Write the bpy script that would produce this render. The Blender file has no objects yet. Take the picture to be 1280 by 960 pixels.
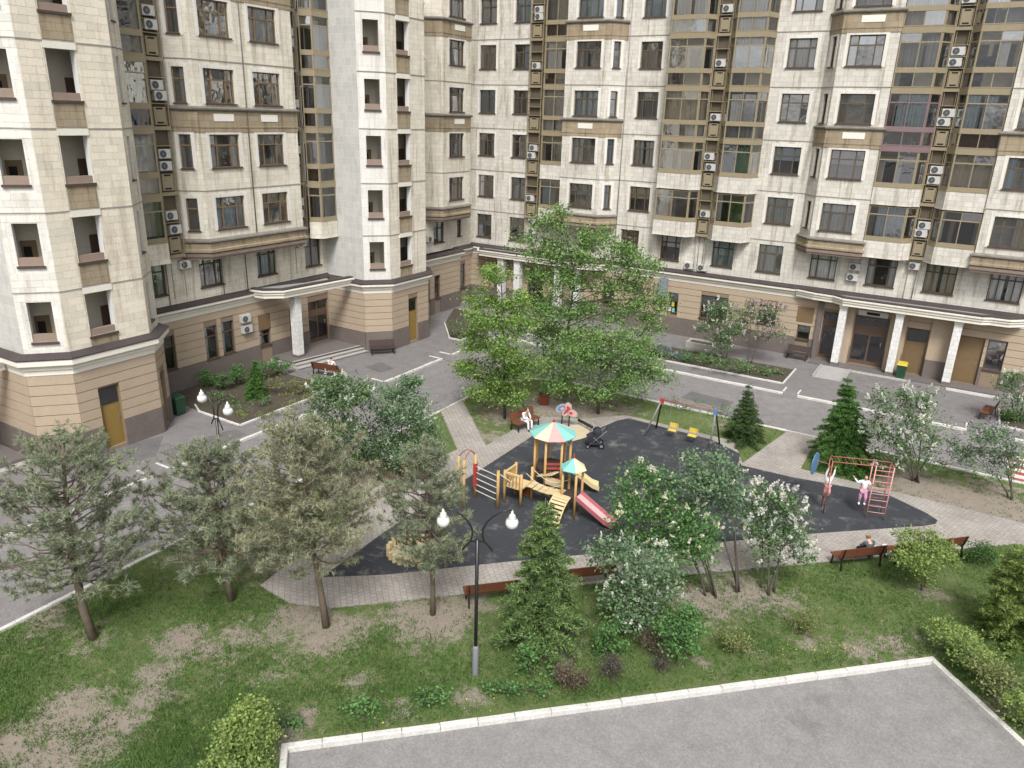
import bpy, bmesh, math, random
import numpy as np
from mathutils import Matrix, Vector
random.seed(7); RNG = np.random.default_rng(7)
SC = bpy.context.scene; COL = SC.collection

# ---------------------------------------------------------------- camera
EYE = np.array([0.0, 0.0, 15.45]); FPX = 946.86
def cam_axes(pit, roll, yaw):
    fw = np.array([math.sin(yaw)*math.cos(pit), math.cos(yaw)*math.cos(pit), -math.sin(pit)])
    rt = np.array([math.cos(yaw), -math.sin(yaw), 0.0]); up = np.cross(rt, fw)
    return rt*math.cos(roll)+up*math.sin(roll), -rt*math.sin(roll)+up*math.cos(roll), fw
CR, CU, CF = cam_axes(0.340875, 0.0310858, -0.541332)
cd = bpy.data.cameras.new('camera'); cam = bpy.data.objects.new('camera', cd); COL.objects.link(cam)
cd.sensor_width = 36; cd.lens = FPX/1280*36; cd.clip_start = 0.1; cd.clip_end = 2000
M = Matrix.Identity(4)
for i in range(3):
    M[i][0], M[i][1], M[i][2], M[i][3] = CR[i], CU[i], -CF[i], EYE[i]
cam.matrix_world = M; SC.camera = cam

# ---------------------------------------------------------------- light
SUN_EL, SUN_AZ = math.radians(52), math.radians(148)      # azimuth clockwise from +Y
w = bpy.data.worlds.new('World'); SC.world = w; w.use_nodes = True
nt = w.node_tree; bg = nt.nodes['Background']
sky = nt.nodes.new('ShaderNodeTexSky'); sky.sky_type = 'NISHITA'; sky.sun_disc = False
sky.sun_elevation = SUN_EL; sky.sun_rotation = SUN_AZ; sky.air_density = 1.0; sky.dust_density = 4.0; sky.ozone_density = 1.0
hs = nt.nodes.new('ShaderNodeHueSaturation'); hs.inputs['Saturation'].default_value = 0.22
nt.links.new(sky.outputs[0], hs.inputs['Color']); nt.links.new(hs.outputs[0], bg.inputs['Color'])
bg.inputs['Strength'].default_value = 0.128
sl = bpy.data.lights.new('sun', 'SUN'); so = bpy.data.objects.new('sun', sl); COL.objects.link(so)
sl.energy = 2.1; sl.angle = math.radians(15); sl.color = (1.0, 0.975, 0.94)
sd = Vector((math.sin(SUN_AZ)*math.cos(SUN_EL), math.cos(SUN_AZ)*math.cos(SUN_EL), math.sin(SUN_EL)))
so.rotation_euler = sd.to_track_quat('Z', 'Y').to_euler()
vs = SC.view_settings; vs.view_transform = 'Standard'; vs.look = 'None'; vs.gamma = 1.0; vs.exposure = 0.67
SC.cycles.max_bounces = 6; SC.cycles.transparent_max_bounces = 12; SC.cycles.caustics_reflective = False; SC.cycles.caustics_refractive = False

# ---------------------------------------------------------------- helpers
def ray(px, py): return CR*(px-640) - CU*(py-480) + CF*FPX
def at(px, py, z=0.0):                       # ground position seen at a photograph pixel
    d = ray(px, py); return EYE + d*((z-EYE[2])/d[2])
def over(px, py, base, back=0.0):            # point above / beside a base, on the upright plane through it
    n = np.array([CF[0], CF[1], 0.0]); n /= np.linalg.norm(n)
    d = ray(px, py); t = ((np.array([base[0], base[1], 0])-EYE)@n + back)/(d@n)
    return EYE + d*t
def depth(p): return float((np.array(p)-EYE)@CF)

MATS = {}
def nodes(m): return m.node_tree.nodes, m.node_tree.links
def new_mat(name, rough=0.8, spec=0.3):
    m = bpy.data.materials.new(name); m.use_nodes = True
    b = m.node_tree.nodes['Principled BSDF']; b.inputs['Roughness'].default_value = rough
    b.inputs['Specular IOR Level'].default_value = spec; MATS[name] = m
    return m, b
def coord(N, L, kind):
    if kind == 'uv': return N.new('ShaderNodeTexCoord').outputs['UV']
    if kind == 'obj': return N.new('ShaderNodeTexCoord').outputs['Object']
    return N.new('ShaderNodeNewGeometry').outputs['Position']
def noise(N, L, vec, scale, detail=5, rough=0.6, stretch=None):
    if stretch:
        mp = N.new('ShaderNodeMapping'); mp.inputs['Scale'].default_value = stretch; L.new(vec, mp.inputs['Vector']); vec = mp.outputs[0]
    n = N.new('ShaderNodeTexNoise'); n.inputs['Scale'].default_value = scale; n.inputs['Detail'].default_value = detail
    n.inputs['Roughness'].default_value = rough; L.new(vec, n.inputs['Vector']); return n.outputs['Fac']
def ramp(N, L, fac, stops):
    r = N.new('ShaderNodeValToRGB'); e = r.color_ramp.elements
    while len(e) < len(stops): e.new(0.5)
    for el, (p, c) in zip(e, stops): el.position = p; el.color = (c[0], c[1], c[2], 1) if len(c) == 3 else c
    L.new(fac, r.inputs[0]); return r.outputs[0]
def mixc(N, L, a, b, fac, mode='MIX'):
    x = N.new('ShaderNodeMix'); x.data_type = 'RGBA'; x.blend_type = mode; x.clamp_factor = True
    for s, v in ((x.inputs[0], fac), (x.inputs[6], a), (x.inputs[7], b)):
        if hasattr(v, 'links'): L.new(v, s)
        elif isinstance(v, (int, float)): s.default_value = v
        else: s.default_value = (v[0], v[1], v[2], 1)
    return x.outputs[2]
def bump(N, L, b, h, strength, dist=0.02):
    k = N.new('ShaderNodeBump'); k.inputs['Strength'].default_value = strength; k.inputs['Distance'].default_value = dist
    L.new(h, k.inputs['Height']); L.new(k.outputs[0], b.inputs['Normal'])
def vmul(c, k): return tuple(min(1, x*k) for x in c)

def plain(name, c, rough=0.7, var=0.18, scale=3.0, spec=0.3, kind='pos', bmp=0.0, metal=0.0):
    m, b = new_mat(name, rough, spec); N, L = nodes(m); v = coord(N, L, kind)
    n1 = noise(N, L, v, scale); n2 = noise(N, L, v, scale*9)
    a = mixc(N, L, vmul(c, 1-var), vmul(c, 1+var), n1)
    a = mixc(N, L, a, ramp(N, L, n2, [(0.3, (1-var,)*3), (0.7, (1+var*0.4,)*3)]), 0.8, 'MULTIPLY')
    L.new(a, b.inputs['Base Color']); b.inputs['Metallic'].default_value = metal
    if bmp: bump(N, L, b, n2, bmp)
    return m
def stone(name, c1, c2, mort, bw=0.6, rh=0.3, streak=0.22, patch=(0.9, 1.06), smooth=False):
    m, b = new_mat(name, 0.75, 0.25); N, L = nodes(m); uv = coord(N, L, 'uv'); pos = coord(N, L, 'pos')
    br = N.new('ShaderNodeTexBrick'); L.new(uv, br.inputs['Vector'])
    for k, v in (('Scale', 1.0), ('Brick Width', bw), ('Row Height', rh), ('Mortar Size', 0.009), ('Mortar Smooth', 0.2), ('Bias', -0.15)): br.inputs[k].default_value = v
    br.offset = 0.5; br.offset_frequency = 2
    br.inputs['Color1'].default_value = (*c1, 1); br.inputs['Color2'].default_value = (*c2, 1); br.inputs['Mortar'].default_value = (*mort, 1)
    a = br.outputs['Color']
    n1 = noise(N, L, pos, 0.55, 6, 0.65)
    a = mixc(N, L, a, ramp(N, L, n1, [(0.25, (patch[0],)*3), (0.75, (patch[1],)*3)]), 1.0, 'MULTIPLY')
    st = noise(N, L, uv, 1.0, 6, 0.7, (2.6, 0.20, 1))
    a = mixc(N, L, a, ramp(N, L, st, [(0.36, (1-streak*1.8, 1-streak*1.95, 1-streak*2.2)), (0.49, (1, 1, 1))]), 1.0, 'MULTIPLY')
    fine = noise(N, L, pos, 14, 4, 0.7)
    a = mixc(N, L, a, ramp(N, L, fine, [(0.3, (0.88, 0.87, 0.85)), (0.6, (1.02, 1.02, 1.02))]), 1.0, 'MULTIPLY')
    L.new(a, b.inputs['Base Color']); bump(N, L, b, br.outputs['Fac'], -0.25, 0.01)
    return m
def glass(name, tint, fres=1.0, rough=0.03, base=0.07):
    m = bpy.data.materials.new(name); m.use_nodes = True; N, L = nodes(m); N.clear(); MATS[name] = m
    out = N.new('ShaderNodeOutputMaterial'); mx = N.new('ShaderNodeMixShader'); tr = N.new('ShaderNodeBsdfTransparent'); gl = N.new('ShaderNodeBsdfGlossy')
    tr.inputs[0].default_value = (*tint, 1); gl.inputs['Roughness'].default_value = rough; gl.inputs[0].default_value = (0.9, 0.92, 0.95, 1)
    fr = N.new('ShaderNodeFresnel'); fr.inputs['IOR'].default_value = 1.6
    ma = N.new('ShaderNodeMath'); ma.operation = 'MULTIPLY_ADD'; ma.inputs[1].default_value = fres; ma.inputs[2].default_value = base; ma.use_clamp = True
    v = coord(N, L, 'pos'); h = noise(N, L, v, 1.6, 2, 0.5); bp = N.new('ShaderNodeBump'); bp.inputs['Strength'].default_value = 0.14; bp.inputs['Distance'].default_value = 0.06
    L.new(h, bp.inputs['Height']); L.new(bp.outputs[0], gl.inputs['Normal'])
    L.new(fr.outputs[0], ma.inputs[0]); L.new(ma.outputs[0], mx.inputs[0]); L.new(tr.outputs[0], mx.inputs[1]); L.new(gl.outputs[0], mx.inputs[2]); L.new(mx.outputs[0], out.inputs[0])
    return m
def leaf(name, c, var=0.45, trans=0.35, rough=0.55, yellow=0.0):
    m, b = new_mat(name, rough, 0.25); N, L = nodes(m)
    g = N.new('ShaderNodeNewGeometry'); r = g.outputs['Random Per Island']
    a = ramp(N, L, r, [(0.0, vmul(c, 1-var)), (0.55, c), (1.0, (min(1, c[0]*(1+var)+yellow), min(1, c[1]*(1+var)+yellow*0.8), c[2]*(1+var*0.7)))])
    n = noise(N, L, g.outputs['Position'], 1.1, 3)
    a = mixc(N, L, a, ramp(N, L, n, [(0.3, (0.75, 0.78, 0.8)), (0.7, (1.15, 1.12, 1.05))]), 1.0, 'MULTIPLY')
    L.new(a, b.inputs['Base Color'])
    t = N.new('ShaderNodeBsdfTranslucent'); L.new(a, t.inputs[0]); mx = N.new('ShaderNodeMixShader'); mx.inputs[0].default_value = trans
    out = [x for x in N if x.type == 'OUTPUT_MATERIAL'][0]
    L.new(b.outputs[0], mx.inputs[1]); L.new(t.outputs[0], mx.inputs[2]); L.new(mx.outputs[0], out.inputs[0])
    return m

def tile_mat(name, c):
    m, b = new_mat(name, 0.75, 0.25); N, L = nodes(m); g = N.new('ShaderNodeNewGeometry'); oi = N.new('ShaderNodeObjectInfo'); uvp = g.outputs['Position']
    a = mixc(N, L, vmul(c, 0.90), vmul(c, 1.07), g.outputs['Random Per Island']); a = mixc(N, L, a, ramp(N, L, oi.outputs['Random'], [(0, (0.90, 0.90, 0.89)), (0.5, (1, 0.99, 0.97)), (1, (1.06, 1.04, 1.0))]), 1.0, 'MULTIPLY')
    st = noise(N, L, uvp, 1.0, 6, 0.7, (2.2, 2.2, 0.22)); a = mixc(N, L, a, ramp(N, L, st, [(0.34, (0.72, 0.69, 0.64)), (0.48, (1, 1, 1))]), 0.8, 'MULTIPLY')
    fine = noise(N, L, uvp, 14, 4, 0.7); a = mixc(N, L, a, ramp(N, L, fine, [(0.3, (0.9, 0.89, 0.87)), (0.6, (1.02, 1.02, 1.02))]), 1.0, 'MULTIPLY'); L.new(a, b.inputs['Base Color'])
class MB:
    def __init__(s): s.v = []; s.f = []; s.m = []
    def face(s, pts, m=0):
        k = len(s.v); s.v += [tuple(map(float, p)) for p in pts]; s.f.append(tuple(range(k, k+len(pts)))); s.m.append(m)
    def hexa(s, b, t, m=0):                     # four bottom, four top corners
        k = len(s.v); s.v += [tuple(map(float, p)) for p in list(b)+list(t)]
        for q in ((3, 2, 1, 0), (4, 5, 6, 7), (0, 1, 5, 4), (1, 2, 6, 5), (2, 3, 7, 6), (3, 0, 4, 7)): s.f.append(tuple(k+i for i in q)); s.m.append(m)
    def box(s, x0, y0, z0, x1, y1, z1, m=0):
        s.hexa([(x0, y0, z0), (x1, y0, z0), (x1, y1, z0), (x0, y1, z0)], [(x0, y0, z1), (x1, y0, z1), (x1, y1, z1), (x0, y1, z1)], m)
    def bar(s, a, b, w, h, m=0, up=(0, 0, 1)):  # box beam from a to b
        a = Vector(a); b = Vector(b); d = (b-a).normalized(); u = Vector(up)
        if abs(d.dot(u)) > 0.98: u = Vector((1, 0, 0))
        x = d.cross(u).normalized(); y = x.cross(d).normalized(); x = x*(w/2); y = y*(h/2)
        s.hexa([a-x-y, a+x-y, a+x+y, a-x+y], [b-x-y, b+x-y, b+x+y, b-x+y], m)
    def tube(s, pts, rad, n=8, m=0, cap=True):
        pts = [Vector(p) for p in pts]
        if not hasattr(rad, '__len__'): rad = [rad]*len(pts)
        k0 = len(s.v); ref = None
        for i, p in enumerate(pts):
            d = (pts[min(i+1, len(pts)-1)]-pts[max(i-1, 0)]).normalized()
            if ref is None: ref = Vector((1, 0, 0)) if abs(d.x) < 0.9 else Vector((0, 1, 0))
            x = (ref-d*ref.dot(d)).normalized(); ref = x; y = d.cross(x)
            for j in range(n):
                a = 2*math.pi*j/n; s.v.append(tuple(p+(x*math.cos(a)+y*math.sin(a))*rad[i]))
        for i in range(len(pts)-1):
            for j in range(n):
                a = k0+i*n+j; b = k0+i*n+(j+1) % n; s.f.append((a, b, b+n, a+n)); s.m.append(m)
        if cap:
            s.f.append(tuple(k0+j for j in range(n))[::-1]); s.m.append(m)
            e = k0+(len(pts)-1)*n; s.f.append(tuple(e+j for j in range(n))); s.m.append(m)
    def lathe(s, prof, n=14, m=0, c=(0, 0)):
        k0 = len(s.v)
        for r, z in prof:
            for j in range(n): a = 2*math.pi*j/n; s.v.append((c[0]+r*math.cos(a), c[1]+r*math.sin(a), z))
        for i in range(len(prof)-1):
            for j in range(n): a = k0+i*n+j; b = k0+i*n+(j+1) % n; s.f.append((a, b, b+n, a+n)); s.m.append(m)
    def prism(s, poly, z0, z1, m=0, bottom=True):
        n = len(poly)
        ar = sum(poly[i][0]*poly[(i+1) % n][1]-poly[(i+1) % n][0]*poly[i][1] for i in range(n))
        if ar < 0: poly = poly[::-1]
        k = len(s.v); s.v += [(p[0], p[1], z0) for p in poly]+[(p[0], p[1], z1) for p in poly]
        for i in range(n): j = (i+1) % n; s.f.append((k+i, k+j, k+n+j, k+n+i)); s.m.append(m)
        s.f.append(tuple(k+n+i for i in range(n))); s.m.append(m)
        if bottom: s.f.append(tuple(k+i for i in range(n))[::-1]); s.m.append(m)
    def sweep(s, path, prof, m=0, closed=False):  # prof: (outward, z)
        rows = [[(p[0], p[1], z) for p in offset(path, o)] for o, z in prof]
        for a, b in zip(rows[:-1], rows[1:]):
            for i in range(len(path)-1): s.face([a[i], a[i+1], b[i+1], b[i]], m)
        for e in (0, -1):
            pts = [r[e] for r in rows]
            if len(pts) > 2: s.face(pts, m)
    def mesh(s, name, mats, smooth=False):
        me = bpy.data.meshes.new(name); me.from_pydata(s.v, [], s.f)
        for x in mats: me.materials.append(MATS[x] if isinstance(x, str) else x)
        me.polygons.foreach_set('material_index', s.m)
        if smooth: me.polygons.foreach_set('use_smooth', [True]*len(s.f))
        if len(s.f) < 60000:
            uv = me.uv_layers.new(name='UVMap'); co = np.array(s.v); dat = np.zeros((len(me.loops), 2)); k = 0
            for p in me.polygons:
                n = p.normal; vi = p.vertices
                for q in vi:
                    c = co[q]
                    if abs(n.z) > 0.7: dat[k] = c[0], c[1]
                    else:
                        h = math.hypot(n.x, n.y); dat[k] = (c[1]*n.x-c[0]*n.y)/h, c[2]
                    k += 1
            uv.data.foreach_set('uv', dat.ravel())
        me.update(); return me
    def obj(s, name, mats, parent=None, smooth=False, world=True):
        return link(name, s.mesh(name, mats, smooth), parent, world)
def link(name, me, parent=None, world=False, mtx=None):
    o = bpy.data.objects.new(name, me); COL.objects.link(o)
    if parent is not None:
        o.parent = parent
        if world: o.location = -parent.location
    if mtx is not None: o.matrix_basis = mtx
    return o
def offset(path, d):
    out = []; n = len(path)
    for i in range(n):
        def nrm(a, b):
            t = (b[0]-a[0], b[1]-a[1]); l = math.hypot(*t); return (t[1]/l, -t[0]/l)
        n1 = nrm(path[max(i-1, 0)], path[max(i-1, 0)+1]); n2 = nrm(path[min(i, n-2)], path[min(i, n-2)+1])
        mx, my = n1[0]+n2[0], n1[1]+n2[1]; k = 1+n1[0]*n2[0]+n1[1]*n2[1]
        out.append((path[i][0]+mx/k*d, path[i][1]+my/k*d))
    return out
def thing(name, label, cat, loc=(0, 0, 0), rz=0.0, group=None):
    o = bpy.data.objects.new(name, None); COL.objects.link(o); o.empty_display_size = 0.2
    o.location = loc; o.rotation_euler = (0, 0, rz); o['label'] = label; o['category'] = cat
    if group: o['group'] = group
    return o
def tag(o, label, cat, group=None):
    o['label'] = label; o['category'] = cat
    if group: o['group'] = group
    return o
def struct(o): o['kind'] = 'structure'; return o
def part(mb, name, mats, parent, smooth=False): return mb.obj(name, mats, parent, smooth, world=False)
def copy_thing(src, loc, rz, label):
    r = src.copy(); COL.objects.link(r); r.location = loc; r.rotation_euler = (0, 0, rz); r['label'] = label
    for ch in src.children:
        c = ch.copy(); COL.objects.link(c); c.parent = r
        for g in ch.children:
            d = g.copy(); COL.objects.link(d); d.parent = c
    return r
def fast_mesh(name, V, F, mat):
    me = bpy.data.meshes.new(name); V = np.asarray(V, np.float32); F = np.asarray(F, np.int32); k = F.shape[1]
    me.vertices.add(len(V)); me.vertices.foreach_set('co', V.ravel()); me.loops.add(F.size); me.loops.foreach_set('vertex_index', F.ravel())
    me.polygons.add(len(F)); me.polygons.foreach_set('loop_start', np.arange(0, F.size, k, dtype=np.int32)); me.polygons.foreach_set('loop_total', np.full(len(F), k, np.int32))
    me.materials.append(MATS[mat]); me.update(calc_edges=True); return me

# ---------------------------------------------------------------- materials
stone('stone_pale', (0.62, 0.598, 0.545), (0.525, 0.50, 0.448), (0.40, 0.38, 0.335), 0.45, 0.3, streak=0.22, patch=(0.84, 1.08))
stone('stone_cream', (0.70, 0.66, 0.57), (0.615, 0.57, 0.48), (0.50, 0.46, 0.385), streak=0.19, patch=(0.84, 1.08))
stone('stone_white', (0.66, 0.645, 0.61), (0.60, 0.58, 0.54), (0.50, 0.48, 0.44), 0.6, 0.6, 0.12)
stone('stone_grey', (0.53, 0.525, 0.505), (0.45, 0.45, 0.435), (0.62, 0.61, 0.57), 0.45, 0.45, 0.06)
stone('stone_tan', (0.345, 0.285, 0.20), (0.29, 0.235, 0.16), (0.20, 0.165, 0.11), 0.6, 0.3, 0.2, (0.8, 1.1))
stone('stone_smooth', (0.68, 0.66, 0.61), (0.66, 0.64, 0.59), (0.6, 0.58, 0.53), 1.2, 5.0, 0.15)
stone('marble_tile', (0.70, 0.70, 0.69), (0.60, 0.60, 0.585), (0.42, 0.41, 0.40), 0.3, 0.3, 0.05)
plain('dado_stone', (0.150, 0.126, 0.115), 0.75, 0.2, 0.8)
tile_mat('tile_cream', (0.665, 0.62, 0.53)); tile_mat('tile_white', (0.64, 0.625, 0.585))
plain('ledge_dirty', (0.20, 0.185, 0.16), 0.85, 0.45, 2.5)
plain('corbel_brown', (0.215, 0.168, 0.138), 0.8, 0.25, 2.0)
plain('plaque', (0.70, 0.68, 0.62), 0.7, 0.08)
plain('stucco', (0.385, 0.308, 0.228), 0.9, 0.10, 1.2, bmp=0.1)
plain('stucco_groove', (0.23, 0.175, 0.125), 0.9, 0.1)
plain('cornice_white', (0.68, 0.65, 0.57), 0.7, 0.10, 1.5)
plain('roof_metal', (0.055, 0.045, 0.045), 0.5, 0.35, 2.0, 0.4)
plain('roof_felt', (0.26, 0.26, 0.25), 0.9, 0.3, 1.0)
plain('frame_brown', (0.105, 0.080, 0.055), 0.45, 0.2)
plain('frame_wood', (0.185, 0.125, 0.070), 0.5, 0.2)
plain('frame_plum', (0.20, 0.140, 0.145), 0.45, 0.15)
plain('sill_dark', (0.075, 0.055, 0.045), 0.5, 0.25)
plain('string_stone', (0.30, 0.285, 0.25), 0.85, 0.3, 2.5)
plain('bronze', (0.265, 0.220, 0.142), 0.42, 0.12, 2.0, 0.5)
plain('bronze_panel', (0.265, 0.220, 0.142), 0.5, 0.12, 1.0, 0.5)
plain('shaft_back', (0.10, 0.082, 0.056), 0.7, 0.2)
plain('slot_black', (0.012, 0.011, 0.010), 0.8, 0.1)
plain('ledge_pink', (0.25, 0.19, 0.152), 0.75, 0.12)
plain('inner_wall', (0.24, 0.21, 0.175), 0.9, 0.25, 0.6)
plain('loggia_wall', (0.60, 0.555, 0.46), 0.9, 0.12)
plain('loggia_side', (0.62, 0.62, 0.60), 0.9, 0.05)
plain('door_brown', (0.115, 0.075, 0.055), 0.45, 0.15)
plain('door_ochre', (0.235, 0.155, 0.045), 0.5, 0.12)
plain('door_tan', (0.17, 0.115, 0.06), 0.5, 0.12)
plain('ac_white', (0.50, 0.495, 0.475), 0.5, 0.12, 4.0)
plain('grille_dark', (0.075, 0.08, 0.085), 0.6, 0.2)
plain('cloth_white', (0.88, 0.88, 0.88), 0.9, 0.05, 5.0, kind='obj')
plain('cloth_sheer', (0.70, 0.70, 0.69), 0.9, 0.12, 5.0)
plain('cloth_beige', (0.55, 0.48, 0.36), 0.9, 0.15, 5.0)
plain('cloth_grey', (0.34, 0.335, 0.33), 0.9, 0.15, 5.0)
plain('cloth_blue', (0.50, 0.60, 0.66), 0.9, 0.15, 5.0)
plain('cloth_green', (0.07, 0.22, 0.07), 0.9, 0.2, 5.0)
plain('cloth_brown', (0.15, 0.085, 0.06), 0.9, 0.2, 5.0)
plain('cloth_navy', (0.012, 0.016, 0.14), 0.9, 0.2, 5.0)
glass('pane_glass', (0.96, 0.97, 0.97), 1.1, base=0.06)
glass('pane_mirror', (0.92, 0.94, 0.96), 1.4, base=0.36)
glass('bay_glass', (0.96, 0.955, 0.93), 1.0, base=0.06)
plain('metal_black', (0.012, 0.012, 0.014), 0.35, 0.2, spec=0.5)
plain('metal_grey', (0.18, 0.185, 0.20), 0.5, 0.15, spec=0.5)
plain('globe', (0.62, 0.62, 0.60), 0.25, 0.03, spec=0.5)
plain('bench_wood', (0.150, 0.056, 0.030), 0.5, 0.25, 6.0, kind='obj')
plain('bench_dark', (0.055, 0.038, 0.036), 0.6, 0.2, 6.0, kind='obj')
plain('play_wood', (0.50, 0.315, 0.125), 0.6, 0.2, 4.0, kind='obj')
plain('play_pale', (0.58, 0.46, 0.26), 0.6, 0.15, 4.0, kind='obj')
plain('play_yellow', (0.62, 0.46, 0.07), 0.45, 0.08)
plain('play_red', (0.36, 0.055, 0.045), 0.45, 0.2)
plain('play_pink', (0.40, 0.125, 0.14), 0.3, 0.1, spec=0.5)
plain('roof_cream', (0.72, 0.62, 0.38), 0.5, 0.12)
plain('roof_teal', (0.20, 0.47, 0.43), 0.5, 0.12)
plain('roof_white', (0.66, 0.64, 0.60), 0.5, 0.12)
plain('roof_pink', (0.62, 0.30, 0.29), 0.5, 0.12)
plain('slide_bed', (0.52, 0.38, 0.37), 0.35, 0.2, 2.0)
plain('play_blue', (0.095, 0.205, 0.36), 0.5, 0.15)
plain('rope', (0.55, 0.53, 0.48), 0.8, 0.1)
plain('frame_red', (0.33, 0.120, 0.090), 0.5, 0.25)
plain('pot_red', (0.155, 0.040, 0.026), 0.6, 0.2)
plain('bin_green', (0.016, 0.055, 0.030), 0.45, 0.15, spec=0.5)
plain('bin_yellow', (0.52, 0.40, 0.04), 0.5, 0.1)
plain('sign_grey', (0.19, 0.215, 0.25), 0.6, 0.1)
plain('paper', (0.62, 0.62, 0.60), 0.8, 0.1)
plain('kerb_white', (0.55, 0.54, 0.51), 0.85, 0.28, 1.7)
plain('kerb_grey', (0.32, 0.31, 0.30), 0.85, 0.15, 2.5)
plain('step_stone', (0.36, 0.34, 0.32), 0.8, 0.12)
plain('porch_tile', (0.14, 0.125, 0.12), 0.6, 0.15)
plain('soil', (0.075, 0.062, 0.046), 0.95, 0.35, 1.5, bmp=0.6)
plain('sand', (0.46, 0.40, 0.28), 0.95, 0.2, 2.0)
plain('bark_pine', (0.165, 0.130, 0.098), 0.9, 0.4, 6.0, bmp=0.8)
plain('bark_grey', (0.10, 0.09, 0.075), 0.9, 0.35, 6.0, bmp=0.6)
plain('twig', (0.085, 0.06, 0.04), 0.9, 0.3, 6.0)
plain('skin', (0.50, 0.32, 0.235), 0.6, 0.06, kind='obj')
plain('hair_brown', (0.055, 0.030, 0.016), 0.6, 0.2, 20, kind='obj')
plain('hair_fair', (0.22, 0.13, 0.06), 0.6, 0.2, 20, kind='obj')
plain('wear_white', (0.70, 0.70, 0.72), 0.9, 0.06, 6, kind='obj')
plain('wear_pink', (0.46, 0.23, 0.34), 0.9, 0.1, 6, kind='obj')
plain('wear_rose', (0.50, 0.25, 0.26), 0.9, 0.1, 6, kind='obj')
plain('wear_slate', (0.075, 0.085, 0.105), 0.9, 0.1, 6, kind='obj')
plain('wear_dark', (0.03, 0.03, 0.04), 0.9, 0.1, 6, kind='obj')
leaf('leaf_maple', (0.195, 0.318, 0.108), 0.6, 0.40)
leaf('leaf_maple_light', (0.225, 0.350, 0.098), 0.6, 0.42)
leaf('leaf_lilac', (0.130, 0.210, 0.095), 0.5, 0.28)
leaf('leaf_green', (0.110, 0.225, 0.075), 0.45, 0.32)
leaf('leaf_blue', (0.150, 0.235, 0.130), 0.4, 0.28)
leaf('leaf_yellow', (0.245, 0.330, 0.105), 0.45, 0.4)
leaf('leaf_dark', (0.050, 0.115, 0.030), 0.5, 0.22)
leaf('leaf_rust', (0.135, 0.102, 0.078), 0.5, 0.2)
leaf('leaf_plum', (0.092, 0.078, 0.070), 0.4, 0.2)
leaf('leaf_olive', (0.185, 0.215, 0.085), 0.5, 0.28)
leaf('needle_grey', (0.228, 0.262, 0.176), 0.6, 0.15)
leaf('needle_olive', (0.280, 0.290, 0.195), 0.6, 0.15)
leaf('needle_dark', (0.066, 0.112, 0.040), 0.5, 0.12)
leaf('needle_spruce', (0.122, 0.195, 0.072), 0.75, 0.15, yellow=0.03)
leaf('needle_yellow', (0.190, 0.265, 0.075), 0.6, 0.2)
leaf('needle_green', (0.085, 0.185, 0.045), 0.5, 0.15)
leaf('grass_blade', (0.112, 0.196, 0.056), 0.5, 0.3)
leaf('petal_white', (0.66, 0.66, 0.62), 0.15, 0.25)
leaf('petal_cream', (0.68, 0.67, 0.52), 0.18, 0.25)
leaf('petal_lilac', (0.50, 0.44, 0.52), 0.2, 0.25)
leaf('petal_rose', (0.52, 0.42, 0.44), 0.2, 0.25)
leaf('petal_blue', (0.26, 0.36, 0.52), 0.2, 0.2)
leaf('petal_yellow', (0.62, 0.56, 0.08), 0.2, 0.2)
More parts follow.
